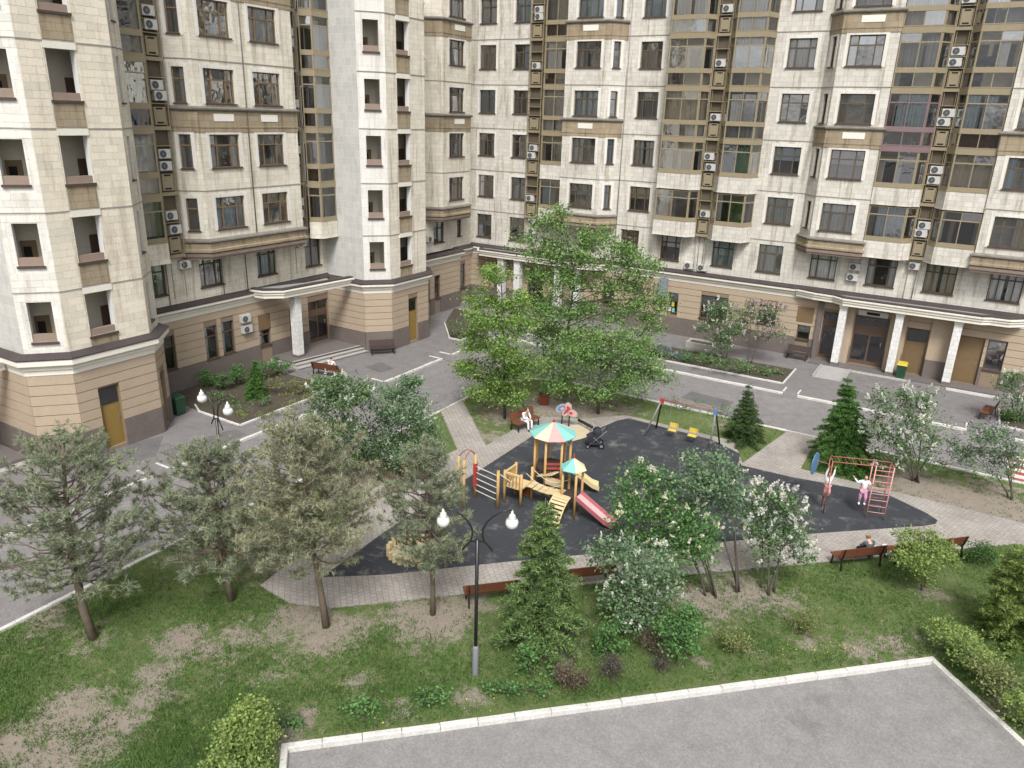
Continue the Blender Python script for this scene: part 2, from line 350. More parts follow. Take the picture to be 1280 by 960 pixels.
# ---------------------------------------------------------------- ground
def ground_mats():
    def asphalt(name, c, crack=0.5, blot=0.8, oil=0.5):
        m, b = new_mat(name, 0.9, 0.2); N, L = nodes(m); v = coord(N, L, 'pos')
        n0 = noise(N, L, v, 0.22, 6, 0.65); n1 = noise(N, L, v, 1.6, 6, 0.7); n2 = noise(N, L, v, 17, 5, 0.85)
        a = mixc(N, L, vmul(c, 0.86), vmul(c, 1.12), n0)
        a = mixc(N, L, a, ramp(N, L, n1, [(0.32, (0.80, 0.79, 0.78)), (0.62, (1.08, 1.08, 1.08))]), blot, 'MULTIPLY')
        a = mixc(N, L, a, ramp(N, L, n2, [(0.36, (0.62, 0.62, 0.62)), (0.66, (1.28, 1.27, 1.26))]), 0.8, 'MULTIPLY')
        vo = N.new('ShaderNodeTexVoronoi'); vo.feature = 'DISTANCE_TO_EDGE'; vo.inputs['Scale'].default_value = 0.16
        wv = N.new('ShaderNodeMix'); wv.data_type = 'VECTOR'; nz = N.new('ShaderNodeTexNoise'); nz.inputs['Scale'].default_value = 0.9; nz.inputs['Detail'].default_value = 5
        L.new(v, nz.inputs['Vector']); wv.inputs[0].default_value = 0.55; L.new(v, wv.inputs[4])
        sc = N.new('ShaderNodeVectorMath'); sc.operation = 'MULTIPLY_ADD'; L.new(nz.outputs['Color'], sc.inputs[0]); sc.inputs[1].default_value = (3, 3, 0); L.new(v, sc.inputs[2])
        L.new(sc.outputs[0], wv.inputs[5]); L.new(wv.outputs[1], vo.inputs['Vector'])
        a = mixc(N, L, a, ramp(N, L, vo.outputs['Distance'], [(0.0, (0.55, 0.54, 0.53)), (0.004, (0.75, 0.75, 0.75)), (0.009, (1, 1, 1))]), crack, 'MULTIPLY')
        n3 = noise(N, L, v, 0.55, 4, 0.55, (1, 1, 7)); a = mixc(N, L, a, ramp(N, L, n3, [(0.27, (0.70, 0.69, 0.68)), (0.36, (1, 1, 1)), (0.64, (1, 1, 1)), (0.74, (1.14, 1.13, 1.12))]), oil, 'MULTIPLY')
        L.new(a, b.inputs['Base Color']); bump(N, L, b, n2, 0.5, 0.01)
    asphalt('asphalt_lot', (0.230, 0.224, 0.221), 0.18, blot=0.6, oil=0.7); asphalt('asphalt_road', (0.205, 0.196, 0.198), 0.4); asphalt('asphalt_new', (0.135, 0.130, 0.132), 0.2); asphalt('asphalt_walk', (0.185, 0.176, 0.178), 0.5)
    m, b = new_mat('rubber', 0.85, 0.25); N, L = nodes(m); v = coord(N, L, 'pos')
    n0 = noise(N, L, v, 0.35, 6, 0.7); n1 = noise(N, L, v, 1.3, 7, 0.75); n2 = noise(N, L, v, 30, 3, 0.8)
    a = mixc(N, L, (0.029, 0.032, 0.038), (0.049, 0.053, 0.061), n0)
    dust = ramp(N, L, n1, [(0.52, (0, 0, 0)), (0.66, (1, 1, 1))]); a = mixc(N, L, a, (0.20, 0.19, 0.18), mixc(N, L, (0, 0, 0), dust, ramp(N, L, n0, [(0.40, (0, 0, 0)), (0.58, (0.75,)*3)])))
    a = mixc(N, L, a, ramp(N, L, n2, [(0.3, (0.7,)*3), (0.7, (1.25,)*3)]), 1.0, 'MULTIPLY'); L.new(a, b.inputs['Base Color']); bump(N, L, b, n2, 0.4, 0.01)
    m, b = new_mat('paver', 0.9, 0.2); N, L = nodes(m); v = coord(N, L, 'pos'); mp = N.new('ShaderNodeMapping'); mp.inputs['Rotation'].default_value = (0, 0, math.radians(43.5)); L.new(v, mp.inputs['Vector'])
    br = N.new('ShaderNodeTexBrick'); L.new(mp.outputs[0], br.inputs['Vector'])
    for k, x in (('Scale', 1.0), ('Brick Width', 0.20), ('Row Height', 0.20), ('Mortar Size', 0.010), ('Mortar Smooth', 0.3), ('Bias', 0.0)): br.inputs[k].default_value = x
    br.inputs['Color1'].default_value = (0.345, 0.322, 0.30, 1); br.inputs['Color2'].default_value = (0.30, 0.278, 0.258, 1); br.inputs['Mortar'].default_value = (0.19, 0.172, 0.155, 1)
    n0 = noise(N, L, v, 0.5, 6, 0.7); n2 = noise(N, L, v, 12, 4, 0.7)
    a = mixc(N, L, br.outputs['Color'], ramp(N, L, n0, [(0.3, (0.78, 0.76, 0.73)), (0.65, (1.12, 1.12, 1.12))]), 1.0, 'MULTIPLY')
    a = mixc(N, L, a, ramp(N, L, n2, [(0.3, (0.8,)*3), (0.7, (1.1,)*3)]), 1.0, 'MULTIPLY'); L.new(a, b.inputs['Base Color']); bump(N, L, b, br.outputs['Fac'], -0.5, 0.01)
    m, b = new_mat('lawn', 0.95, 0.1); N, L = nodes(m); v = coord(N, L, 'pos')
    at_ = N.new('ShaderNodeAttribute'); at_.attribute_name = 'bare'
    n0 = noise(N, L, v, 0.33, 6, 0.7); n1 = noise(N, L, v, 2.2, 8, 0.78); n2 = noise(N, L, v, 26, 5, 0.8)
    g = mixc(N, L, (0.072, 0.116, 0.036), (0.126, 0.184, 0.058), n0)
    g = mixc(N, L, g, (0.185, 0.165, 0.095), ramp(N, L, n1, [(0.42, (0, 0, 0)), (0.72, (0.8,)*3)]))
    g = mixc(N, L, g, ramp(N, L, n2, [(0.3, (0.55,)*3), (0.7, (1.35,)*3)]), 1.0, 'MULTIPLY')
    d = mixc(N, L, (0.20, 0.168, 0.135), (0.34, 0.295, 0.25), n1); d = mixc(N, L, d, ramp(N, L, n2, [(0.3, (0.72,)*3), (0.7, (1.15,)*3)]), 1.0, 'MULTIPLY')
    ad = N.new('ShaderNodeMath'); ad.operation = 'MULTIPLY_ADD'; L.new(n1, ad.inputs[0]); ad.inputs[1].default_value = 2.2; ad.inputs[2].default_value = -1.12
    a2 = N.new('ShaderNodeMath'); a2.operation = 'MULTIPLY_ADD'; L.new(n2, a2.inputs[0]); a2.inputs[1].default_value = 0.9; L.new(ad.outputs[0], a2.inputs[2])
    a3 = N.new('ShaderNodeMath'); a3.operation = 'ADD'; L.new(a2.outputs[0], a3.inputs[0]); L.new(at_.outputs['Fac'], a3.inputs[1])
    L.new(mixc(N, L, g, d, ramp(N, L, a3.outputs[0], [(0.72, (0, 0, 0)), (1.0, (1, 1, 1))])), b.inputs['Base Color']); bump(N, L, b, n2, 0.9, 0.04)
ground_mats()

def sheet(name, poly, z, mat, th=0.004):
    mb = MB(); mb.prism(poly, z-th, z, 0); return struct(mb.obj(name, [mat]))
ROAD = -0.08
g = MB(); g.face([(-400, -400, -0.13), (400, -400, -0.13), (400, 400, -0.13), (-400, 400, -0.13)]); struct(g.obj('ground', ['asphalt_road']))
sheet('road', [(-28.8, -8), (-23.4, -8), (-23.4, 36.5), (-22.4, 38.8), (-20.2, 39.8), (30, 39.8), (30, 45.7), (-28.8, 45.7)], ROAD, 'asphalt_road')
# pavements along the two wings, with their dropped gaps
sheet('pavement', [(-38, -8), (-28.95, -8), (-28.95, 45.85), (30, 45.85), (30, 56), (-38, 56)], 0.0, 'asphalt_walk', 0.12)
def ramp_piece(x0, y0, x1, y1, axis):
    mb = MB()
    if axis == 'y': mb.hexa([(x0, y0, -0.12), (x1, y0, -0.12), (x1, y1, -0.12), (x0, y1, -0.12)], [(x0, y0, 0.002), (x1, y0, ROAD+0.004), (x1, y1, ROAD+0.004), (x0, y1, 0.002)])
    else: mb.hexa([(x0, y0, -0.12), (x1, y0, -0.12), (x1, y1, -0.12), (x0, y1, -0.12)], [(x0, y0, ROAD+0.004), (x1, y0, ROAD+0.004), (x1, y1, 0.002), (x0, y1, 0.002)])
    struct(mb.obj('ramp', ['asphalt_walk']))
ramp_piece(-28.95, 17.6, -28.3, 18.5, 'y'); ramp_piece(-28.95, 32.1, -28.3, 33.1, 'y'); ramp_piece(-28.95, 38.9, -28.3, 40.0, 'y'); ramp_piece(-8.2, 45.2, -7.4, 45.85, 'x')

# lot in the foreground, set at 45 degrees
LA, LB = np.array([-12.66, 10.12]), np.array([1.37, 23.48]); LU = (LB-LA)/np.linalg.norm(LB-LA); LV = np.array([LU[1], -LU[0]])
LLEN = float(np.linalg.norm(LB-LA)); LWID = 16.0
def lot(u, v): p = LA+LU*u+LV*v; return (float(p[0]), float(p[1]))
sheet('parking_lot', [lot(0.1, 0.1), lot(LLEN-0.1, 0.1), lot(LLEN-0.1, LWID), lot(0.1, LWID)], -0.09, 'asphalt_lot')

# lawn sheet with bare patches
def patches():
    P = []
    for x, y, r, a in ((90, 893, 1.0, 1.0), (62, 940, 1.0, 1.0), (20, 930, .9, .9), (140, 905, .9, .75), (185, 872, .7, .8), (120, 930, .9, .8), (200, 838, .7, .75), (228, 800, .75, .95), (262, 810, .6, .7), (290, 830, .7, .5),
                       (300, 795, 1.0, .55), (345, 790, 1.0, .55), (375, 770, 1.0, .8), (408, 792, 1.2, .75), (440, 785, .8, .7), (360, 830, .7, .45), (335, 845, .6, .5), (541, 772, 1.3, 1.0), (515, 765, 1.0, .9), (568, 762, .8, .9), (590, 752, .8, .7),
                       (60, 770, .9, .6), (45, 790, .7, .55), (112, 800, .9, .45), (250, 690, 1.4, .45), (330, 700, 1.6, .55), (400, 735, 1.5, .6), (450, 850, .4, .7), (585, 870, .5, .75), (350, 920, .8, .7), (500, 885, .5, .65), (380, 895, .4, .75), (455, 870, .35, .5),
                       (690, 805, 1.0, .7), (712, 780, .8, .5), (880, 752, 1.2, .8), (930, 742, 1.3, .8), (975, 750, 1.0, .6), (850, 745, .9, .55), (880, 830, .4, .55), (950, 818, .4, .45), (1010, 805, .6, .5), (1075, 812, .7, .65), (1120, 806, .7, .65), (1160, 800, .6, .5), (1275, 890, .8, .8), (1250, 870, .6, .7),
                       (1165, 742, .6, .6), (640, 515, 2.0, .7), (690, 510, 2.2, .8), (740, 515, 2.0, .75), (610, 545, 1.0, .6), (770, 510, 1.5, .6), (900, 530, 1.0, .4), (1140, 605, 1.8, .9), (1180, 620, 1.8, .95), (1220, 630, 1.8, .95), (1265, 640, 1.8, .9), (1100, 600, 1.0, .6), (1240, 610, 1.5, .6), (500, 570, 1.2, .6), (440, 600, 2.0, .7), (520, 560, .8, .2)):
        p = at(x, y); P.append((p[0], p[1], r, a))
    return P
PATCH = patches()
def bare(x, y):
    b = np.zeros_like(x)
    for px, py, r, a in PATCH: b = np.maximum(b, a*np.exp(-((x-px)**2+(y-py)**2)/(1.3*r*r)))
    return b
def lawn_mesh():
    us = np.unique(np.concatenate([np.arange(-16, 0, .3), [0.0], np.linspace(0, LLEN, 66), np.arange(LLEN, LLEN+28, .4)])); vs_ = np.unique(np.concatenate([np.arange(-32, 0, .3), [0.0], np.arange(0, 17, .4)]))
    U, V = np.meshgrid(us, vs_, indexing='ij'); X = LA[0]+LU[0]*U+LV[0]*V; Y = LA[1]+LU[1]*U+LV[1]*V
    bm = bmesh.new(); nu, nv = U.shape; ids = [[None]*nv for _ in range(nu)]
    for i in range(nu):
        for j in range(nv):
            if -23.8 < X[i, j] < 30.5 and Y[i, j] < 40.3: ids[i][j] = bm.verts.new((X[i, j], Y[i, j], 0.0))
    for i in range(nu-1):
        for j in range(nv-1):
            if us[i] >= 0 and us[i+1] <= LLEN+1e-6 and vs_[j] >= 0: continue
            q = (ids[i][j], ids[i+1][j], ids[i+1][j+1], ids[i][j+1])
            if all(q): bm.faces.new(q)
    for co, no in (((-23.35, 0, 0), (-1, 0, 0)), ((0, 39.75, 0), (0, 1, 0)), ((-23.35, 36.4, 0), (-0.92, 0.39, 0)), ((-20.1, 39.75, 0), (-0.42, 0.91, 0))):
        bmesh.ops.bisect_plane(bm, geom=bm.verts[:]+bm.edges[:]+bm.faces[:], plane_co=co, plane_no=no, clear_outer=True)
    for v in bm.verts: v.co.z = 0.03*math.sin(v.co.x*0.9)*math.sin(v.co.y*0.7+1)-0.03
    me = bpy.data.meshes.new('lawn'); bm.to_mesh(me); bm.free()
    co = np.zeros(len(me.vertices)*3); me.vertices.foreach_get('co', co); co = co.reshape(-1, 3)
    for p in me.polygons: p.use_smooth = True
    a = me.attributes.new('bare', 'FLOAT', 'POINT'); a.data.foreach_set('value', bare(co[:, 0], co[:, 1]).astype(np.float32))
    me.materials.append(MATS['lawn']); struct(link('lawn', me))
lawn_mesh()

# paved play court and the rubber pad on it
PAV = [(-18.6, 14.6), (-17.02, 14.45), (-15.68, 15.04), (-12.57, 18.05), (-11.28, 19.15), (3.6, 33.0), (7.0, 34.6), (12, 36), (12, 38), (7.0, 36.2), (3.9, 35.2), (-5.0, 35.2), (-5.1, 39.78), (-6.6, 39.78), (-7.5, 34.2), (-8.6, 36.6), (-14.6, 36.7), (-16.3, 34.8), (-18.6, 33.6), (-18.7, 28.8), (-23.3, 33.3), (-23.3, 31.2), (-19.6, 27.6), (-19.9, 24.5), (-20.2, 22.0), (-19.3, 19.5)]
sheet('play_court', PAV, 0.014, 'paver', 0.05)
RUB = [(-17.19, 16.12), (-15.51, 17.43), (-12.22, 20.71), (-3.13, 29.34), (0.45, 32.5), (0.84, 32.95), (0.9, 33.35), (0.5, 33.75), (-1.16, 34.7), (-5.2, 34.0), (-7.6, 33.9), (-7.9, 35.2), (-9.6, 36.1), (-14.3, 36.3), (-14.7, 35.6), (-15.2, 33.2), (-17.4, 31.6), (-17.4, 26.1), (-17.4, 19.6)]
sheet('rubber_pad', RUB, 0.026, 'rubber', 0.008)
sheet('sand_patch', [(-16.0, 34.1), (-15.3, 33.5), (-15.05, 32.6), (-15.4, 31.7), (-16.1, 31.6), (-16.6, 32.4), (-16.5, 33.4)], 0.031, 'sand')
sheet('crossing', [(3.45, 40.2), (3.45, 43.6), (9, 43.6), (9, 40.2)], ROAD+0.004, 'play_red')
for k in range(4): sheet('crossing_stripe', [(3.45, 40.4+k*.85), (3.45, 40.85+k*.85), (9, 40.85+k*.85), (9, 40.4+k*.85)], ROAD+0.008, 'kerb_white')
# flowerbeds
BEDS = [[(-37.2, 24.0), (-33.6, 23.62), (-30.45, 23.62), (-30.45, 28.2), (-30.9, 30.6), (-35.2, 30.6), (-37.2, 30.6)],
        [(-36.3, 50.6), (-34.1, 46.3), (-31.3, 43.2), (-30.4, 43.15), (-30.3, 45.5), (-31.0, 50.5)],
        [(-27.4, 47.6), (-8.75, 47.6), (-8.75, 50.9), (-14.5, 50.9), (-27.4, 50.9)],
        [(3.15, 47.5), (14, 47.5), (14, 50.6), (3.15, 50.6)]]
for b in BEDS: sheet('flowerbed', b, 0.03, 'soil', 0.03)

# kerbs laid stone by stone
def stone_mesh(l, w, h, mat):
    mb = MB(); e = 0.018; x0, x1 = 0.006, l-0.006
    mb.hexa([(x0, 0, -0.12), (x1, 0, -0.12), (x1, w, -0.12), (x0, w, -0.12)], [(x0, 0, h-e), (x1, 0, h-e), (x1, w, h-e), (x0, w, h-e)])
    mb.hexa([(x0, 0, h-e+.0005), (x1, 0, h-e+.0005), (x1, w, h-e+.0005), (x0, w, h-e+.0005)], [(x0+e, e, h), (x1-e, e, h), (x1-e, w-e, h), (x0+e, w-e, h)])
    return mb.mesh('kerb_stone', [mat])
KM = {}
def kerb(path, w=0.15, h=0.05, mat='kerb_white', step=1.0, side=1):
    root = bpy.data.objects.new('kerb', None); COL.objects.link(root); root.location = (*path[0], 0); root['kind'] = 'structure'
    for a, b in zip(path[:-1], path[1:]):
        d = math.hypot(b[0]-a[0], b[1]-a[1]); n = max(1, round(d/step)); l = round(d/n, 3); ang = math.atan2(b[1]-a[1], b[0]-a[0])
        me = KM.setdefault((l, w, h, mat), None) or stone_mesh(l, w, h, mat); KM[(l, w, h, mat)] = me
        for i in range(n):
            t = i/n; x = a[0]+(b[0]-a[0])*t-path[0][0]; y = a[1]+(b[1]-a[1])*t-path[0][1]
            link('kerb_stone', me, root, mtx=Matrix.Translation((x, y, random.uniform(-.010, .010))) @ Matrix.Rotation(ang+random.uniform(-.010, .010), 4, 'Z') @ Matrix.Translation((0, 0 if side > 0 else -w, 0)))
kerb([lot(0, 9), lot(0, 0)], 0.18, 0.08, side=-1); kerb([lot(0, 0), lot(LLEN, 0)], 0.18, 0.08, side=-1); kerb([lot(LLEN, 0), lot(LLEN, 12)], 0.18, 0.08, side=-1)
kerb([(-23.4, 1), (-23.4, 31.1)], side=-1, h=0.045); kerb([(-23.4, 33.3), (-23.4, 36.5), (-22.4, 38.8), (-20.2, 39.8), (-6.7, 39.8)], side=-1, h=0.045); kerb([(-5.0, 39.8), (16, 39.8)], side=-1, h=0.045)
kerb([(-23.4, 31.1), (-23.4, 33.3)], side=-1, h=0.018, w=0.1); kerb([(-6.7, 39.8), (-5.0, 39.8)], side=-1, h=0.018, w=0.1)
for p in ([(-28.95, 4), (-28.95, 17.55)], [(-28.95, 18.5), (-28.95, 32.05)], [(-28.95, 33.1), (-28.95, 38.85)], [(-28.95, 40.0), (-28.95, 45.85), (-8.25, 45.85)], [(-7.4, 45.85), (1.55, 45.85)], [(3.6, 45.85), (14, 45.85)]): kerb(p, 0.17, 0.05, side=-1)
for x in (17.55, 18.5, 32.05, 33.1, 38.85, 40.0): kerb([(-29.0, x), (-29.9, x)], 0.1, 0.05)
for x in (-8.25, -7.4, 1.55): kerb([(x, 46.05), (x, 46.9)], 0.1, 0.05)
kerb([(-34.6, 24.1), (-33.6, 23.6), (-30.4, 23.56), (-30.4, 28.2), (-31.0, 30.7)], 0.1, 0.10, side=-1)
kerb([(-34.1, 46.3), (-31.3, 43.1), (-30.36, 43.05), (-30.25, 45.5)], 0.1, 0.10, side=-1); kerb([(-27.4, 47.5), (-8.7, 47.5), (-8.68, 51.0)], 0.1, 0.10, side=-1); kerb([(3.1, 50.5), (3.1, 47.42), (14, 47.42)], 0.1, 0.10, side=-1)
mh = MB(); mh.lathe([(0.0, 0.006), (0.34, 0.006), (0.36, 0.0)], 20); o = mh.obj('manhole_cover', ['metal_grey']); o.location = (-26.0, 33.3, ROAD+0.002); tag(o, 'round grey manhole cover set in the road before the left canopy', 'manhole cover')

for poly in ([(-33.3, 16.4), (-31.2, 15.6), (-30.6, 18.9), (-32.4, 20.6)], [(-30.9, 19.2), (-29.3, 19.3), (-29.25, 23.0), (-30.3, 23.1)], [(-31.8, 34.5), (-30.2, 34.2), (-30.1, 35.4), (-31.6, 35.9)], [(-5.4, 47.2), (-3.5, 47.3), (-3.4, 48.9), (-5.5, 48.6)]): sheet('asphalt_patch', poly, 0.0035, 'asphalt_new')
for poly in ([(-27.9, 24.2), (-26.2, 24.0), (-26.0, 27.6), (-27.6, 27.9)], [(-13.2, 41.4), (-10.4, 41.2), (-10.3, 42.6), (-13.0, 42.9)], [(-25.6, 12.0), (-24.4, 11.8), (-24.3, 14.4), (-25.4, 14.7)]): sheet('asphalt_patch', poly, ROAD+0.0035, 'asphalt_new')
# ---------------------------------------------------------------- buildings
J = [7.8+3.3*i for i in range(7)]; TOP = J[-1]+0.6; HIGH = 58.0; BASE_T = 4.8
class Wing:
    def __init__(s, root, P, tx, ty):         # P(u, d) -> plan position; (tx, ty) is the along-wall direction
        s.root = root; s.P = P; s.t = (tx, ty)
LROOT = thing('apartment_building', 'cream stone wing with two stair towers and a canopy on one white column', 'building', (-37.3, 30.0, 0), 0, 'wings of the residential block')
RROOT = thing('apartment_building', 'pale stone wing whose long entrance canopy stands on three white columns', 'building', (-13.0, 54.5, 0), 0, 'wings of the residential block')
def PL(u, d): return (-37.3+d, u)
def PR(u, d): return (u, 54.5-d)
OPEN = []                                      # window openings waiting for windows
def panel(mb, p0, p1, z0, z1, holes=(), depth=0.24, m=0, rm=None):
    p0 = np.array(p0, float); p1 = np.array(p1, float); L = np.linalg.norm(p1-p0); t = (p1-p0)/L; n = np.array([-t[1], t[0]])  # inward
    us = sorted({0.0, L, *[h[0] for h in holes], *[h[1] for h in holes]}); zs = sorted({z0, z1, *[h[2] for h in holes], *[h[3] for h in holes]})
    def q(u, z, d=0.0): c = p0+t*u+n*d; return (c[0], c[1], z)
    for i in range(len(us)-1):
        j = 0
        while j < len(zs)-1:
            um = (us[i]+us[i+1])/2
            def hole(jj): zm = (zs[jj]+zs[jj+1])/2; return any(h[0] < um < h[1] and h[2] < zm < h[3] for h in holes)
            if hole(j): j += 1; continue
            k = j
            while k+1 < len(zs)-1 and not hole(k+1): k += 1
            mb.face([q(us[i], zs[j]), q(us[i+1], zs[j]), q(us[i+1], zs[k+1]), q(us[i], zs[k+1])], m); j = k+1
    r = m if rm is None else rm
    for a, b, c, d in [h[:4] for h in holes]:
        mb.face([q(a, c), q(a, c, depth), q(a, d, depth), q(a, d)], r); mb.face([q(b, c), q(b, d), q(b, d, depth), q(b, c, depth)], r)
        mb.face([q(a, c), q(b, c), q(b, c, depth), q(a, c, depth)], r); mb.face([q(a, d), q(a, d, depth), q(b, d, depth), q(b, d)], r)
    return p0, t, n
def wall_matrix(root, p0, t, n, u, z):
    c = p0+t*u; m = Matrix.Identity(4)
    for i in range(2): m[i][0] = t[i]; m[i][1] = n[i]
    m[0][3], m[1][3], m[2][3] = c[0]-root.location.x, c[1]-root.location.y, z-root.location.z
    return m
CACHE = {}
def cached(key, fn):
    if key not in CACHE: CACHE[key] = fn()
    return CACHE[key]
PANE = MB(); PANE.face([(0, 0, 0), (1, 0, 0), (1, 0, 1), (0, 0, 1)]); PANE_W = PANE.mesh('pane', ['pane_glass']); PANE_B = PANE.mesh('pane', ['bay_glass'])
def curtain_mesh(kind):
    mb = MB(); spans = {'full': [(0, 1)], 'both': [(0, .27), (.73, 1)], 'left': [(0, .42)], 'right': [(.55, 1)], 'blind': [(0, 1)], 'gap': [(0, .44), (.56, 1)]}[kind]
    for a, b in spans:
        n = max(6, int(26*(b-a))); z0 = 0.0 if kind != 'blind' else 0.5
        xs = [a+(b-a)*i/n for i in range(n+1)]; ys = [0.0 if kind == 'blind' else 0.035*math.sin(i*2.1)+0.012*math.sin(i*0.7) for i in range(n+1)]
        for i in range(n): mb.face([(xs[i], ys[i], z0), (xs[i+1], ys[i+1], z0), (xs[i+1], ys[i+1], 1), (xs[i], ys[i], 1)])
    return mb.mesh('curtain', ['cloth_sheer'])
CURT = {k: curtain_mesh(k) for k in ('full', 'both', 'left', 'right', 'blind', 'gap')}
def hang(parent, x, y, z, w, h, kind, mat):
    c = link('curtain', CURT[kind], parent, mtx=Matrix.Translation((x, y, z)) @ Matrix.Diagonal((w, 1, h, 1)))
    c.material_slots[0].link = 'OBJECT'; c.material_slots[0].material = MATS[mat]
def frame_mesh(w, h, xs, zs, mat, deep=0.16):
    mb = MB(); y0, y1 = deep-0.05, deep+0.03; b = 0.065
    mb.box(0, y0, 0, b, y1, h); mb.box(w-b, y0, 0, w, y1, h); mb.box(b, y0, 0, w-b, y1, b); mb.box(b, y0, h-b, w-b, y1, h)
    for z in zs: mb.box(b, y0+.006, z-.035, w-b, y1-.006, z+.035)
    for x, full in xs:
        top = h-b if full else zs[0]-.035
        mb.box(x-.035, y0+.012, b, x+.035, y1-.012, (zs[0]-.035) if zs else h-b)
        if full and zs: mb.box(x-.035, y0+.012, zs[0]+.035, x+.035, y1-.012, h-b)
    return mb.mesh('window_frame', [mat])
def sill_mesh(w):
    mb = MB(); mb.box(-.05, -.08, -.055, w+.05, -.002, .022); mb.box(0.003, -.002, .001, w-.003, .11, .030); return mb.mesh('sill', ['sill_dark'])
def surround_mesh(w, h, mat):
    mb = MB(); s = .20
    mb.box(-s, -.025, -.05, -.002, .0, h+s); mb.box(w+.002, -.025, -.05, w+s, 0, h+s); mb.box(-.002, -.025, h+.002, w+.002, 0, h+s); return mb.mesh('surround', [mat])
def window(root, p0, t, n, u, z, w, h, style='wide', frame='frame_brown', surround=None, drape=None, dmat=None, label=None):
    if style == 'wide': xs, zs = [(w*.26, 1), (w*.74, 1)], [h*.68]
    elif style == 'two': xs, zs = [(w*.5, 1)], [h*.68]
    elif style == 'slit': xs, zs = [], [h*.68]
    elif style == 'shop': xs, zs = [(w*.5, 1)], [h*.75]
    else: xs, zs = [], []
    fr = link('window', cached(('f', round(w, 3), round(h, 3), style, frame), lambda: frame_mesh(w, h, xs, zs, frame)), root, mtx=wall_matrix(root, p0, t, n, u, z))
    link('sill', cached(('s', round(w, 3)), lambda: sill_mesh(w)), fr)
    if surround: link('surround', cached(('r', round(w, 3), round(h, 3), surround), lambda: surround_mesh(w, h, surround)), fr)
    mir = random.random() < .28
    ex = [.065]+[x for x, f in xs]+[w-.065]; ez = [.065]+zs+[h-.065]
    for i in range(len(ex)-1):
        for k in range(len(ez)-1):
            a, b, c, d = ex[i]+(.035 if i else 0), ex[i+1]-(.035 if i < len(ex)-2 else 0), ez[k]+(.035 if k else 0), ez[k+1]-(.035 if k < len(ez)-2 else 0)
            pn = link('pane', PANE_W, fr, mtx=Matrix.Translation((a, .16, c)) @ Matrix.Rotation(random.uniform(-.03, .03), 4, 'Z') @ Matrix.Rotation(random.uniform(-.03, .03), 4, 'X') @ Matrix.Diagonal((b-a, 1, d-c, 1)))
            if mir or random.random() < .06: pn.material_slots[0].link = 'OBJECT'; pn.material_slots[0].material = MATS['pane_mirror']
    if drape is None: drape = random.choice(['full', 'full', 'full', 'gap', 'gap', 'both', 'both', 'left', 'right', 'none', 'blind'])
    if drape != 'none': hang(fr, .03, .245, .03, w-.06, h-.06, drape, dmat or random.choice(['cloth_sheer', 'cloth_sheer', 'cloth_grey', 'cloth_white', 'cloth_grey', 'cloth_beige', 'cloth_blue']))
    return fr
def seg_windows(root, mb, p0, p1, z0, z1, wins, m=0, frame='frame_brown', surround='stone_smooth', depth=0.24):
    hs = [(u, u+w, z, z+h) for (u, z, w, h, st) in wins]
    a, t, n = panel(mb, p0, p1, z0, z1, hs, depth, m)
    for (u, z, w, h, st) in wins:
        fr = frame
        if isinstance(st, tuple): st, fr = st
        window(root, a, t, n, u, z, w, h, st, fr, surround)
def rows(u, w, style='wide', first=0, last=6, dz=1.15, h=1.75, frame=None): return [(u, J[i]+dz, w, h, (style, frame) if frame else style) for i in range(first, last)]

# ---- upper walls, right wing
mb = MB()
seg_windows(RROOT, mb, PR(-37.3, 0), PR(-24.0, 0), J[0], TOP, rows(.65, 1.5, 'two')+rows(3.85, 1.42, 'two'))
seg_windows(RROOT, mb, PR(-24.0, 0), PR(-10.35, 0), J[0], TOP, rows(1.05, 1.6, 'wide')+rows(11.2, 1.72, 'wide'))
seg_windows(RROOT, mb, PR(-10.35, 0), PR(4.3, 0), J[0], TOP, [])
seg_windows(RROOT, mb, PR(4.3, 0), PR(13, 0), J[0], TOP, rows(1.0, 1.7, 'wide')+rows(5.6, 1.7, 'wide'))
l1 = [(-36.75, 1.45, 'two'), (-33.5, 1.45, 'two'), (-27.0, 1.5, 'wide'), (-23.4, 1.45, 'wide'), (-20.15, 1.5, 'wide'), (-16.2, 1.55, 'wide'), (-12.93, 1.65, 'wide'), (-9.4, 1.7, 'wide'), (-5.82, 1.75, 'wide'), (-2.42, 1.75, 'wide'), (1.13, 1.75, 'wide'), (5.0, 1.75, 'wide')]
seg_windows(RROOT, mb, PR(-37.3, 0), PR(13, 0), BASE_T, J[0], [(x+37.3, 5.58, ww, 1.9, st) for x, ww, st in l1], surround=None)
mb.obj('wall', ['stone_pale'], RROOT)
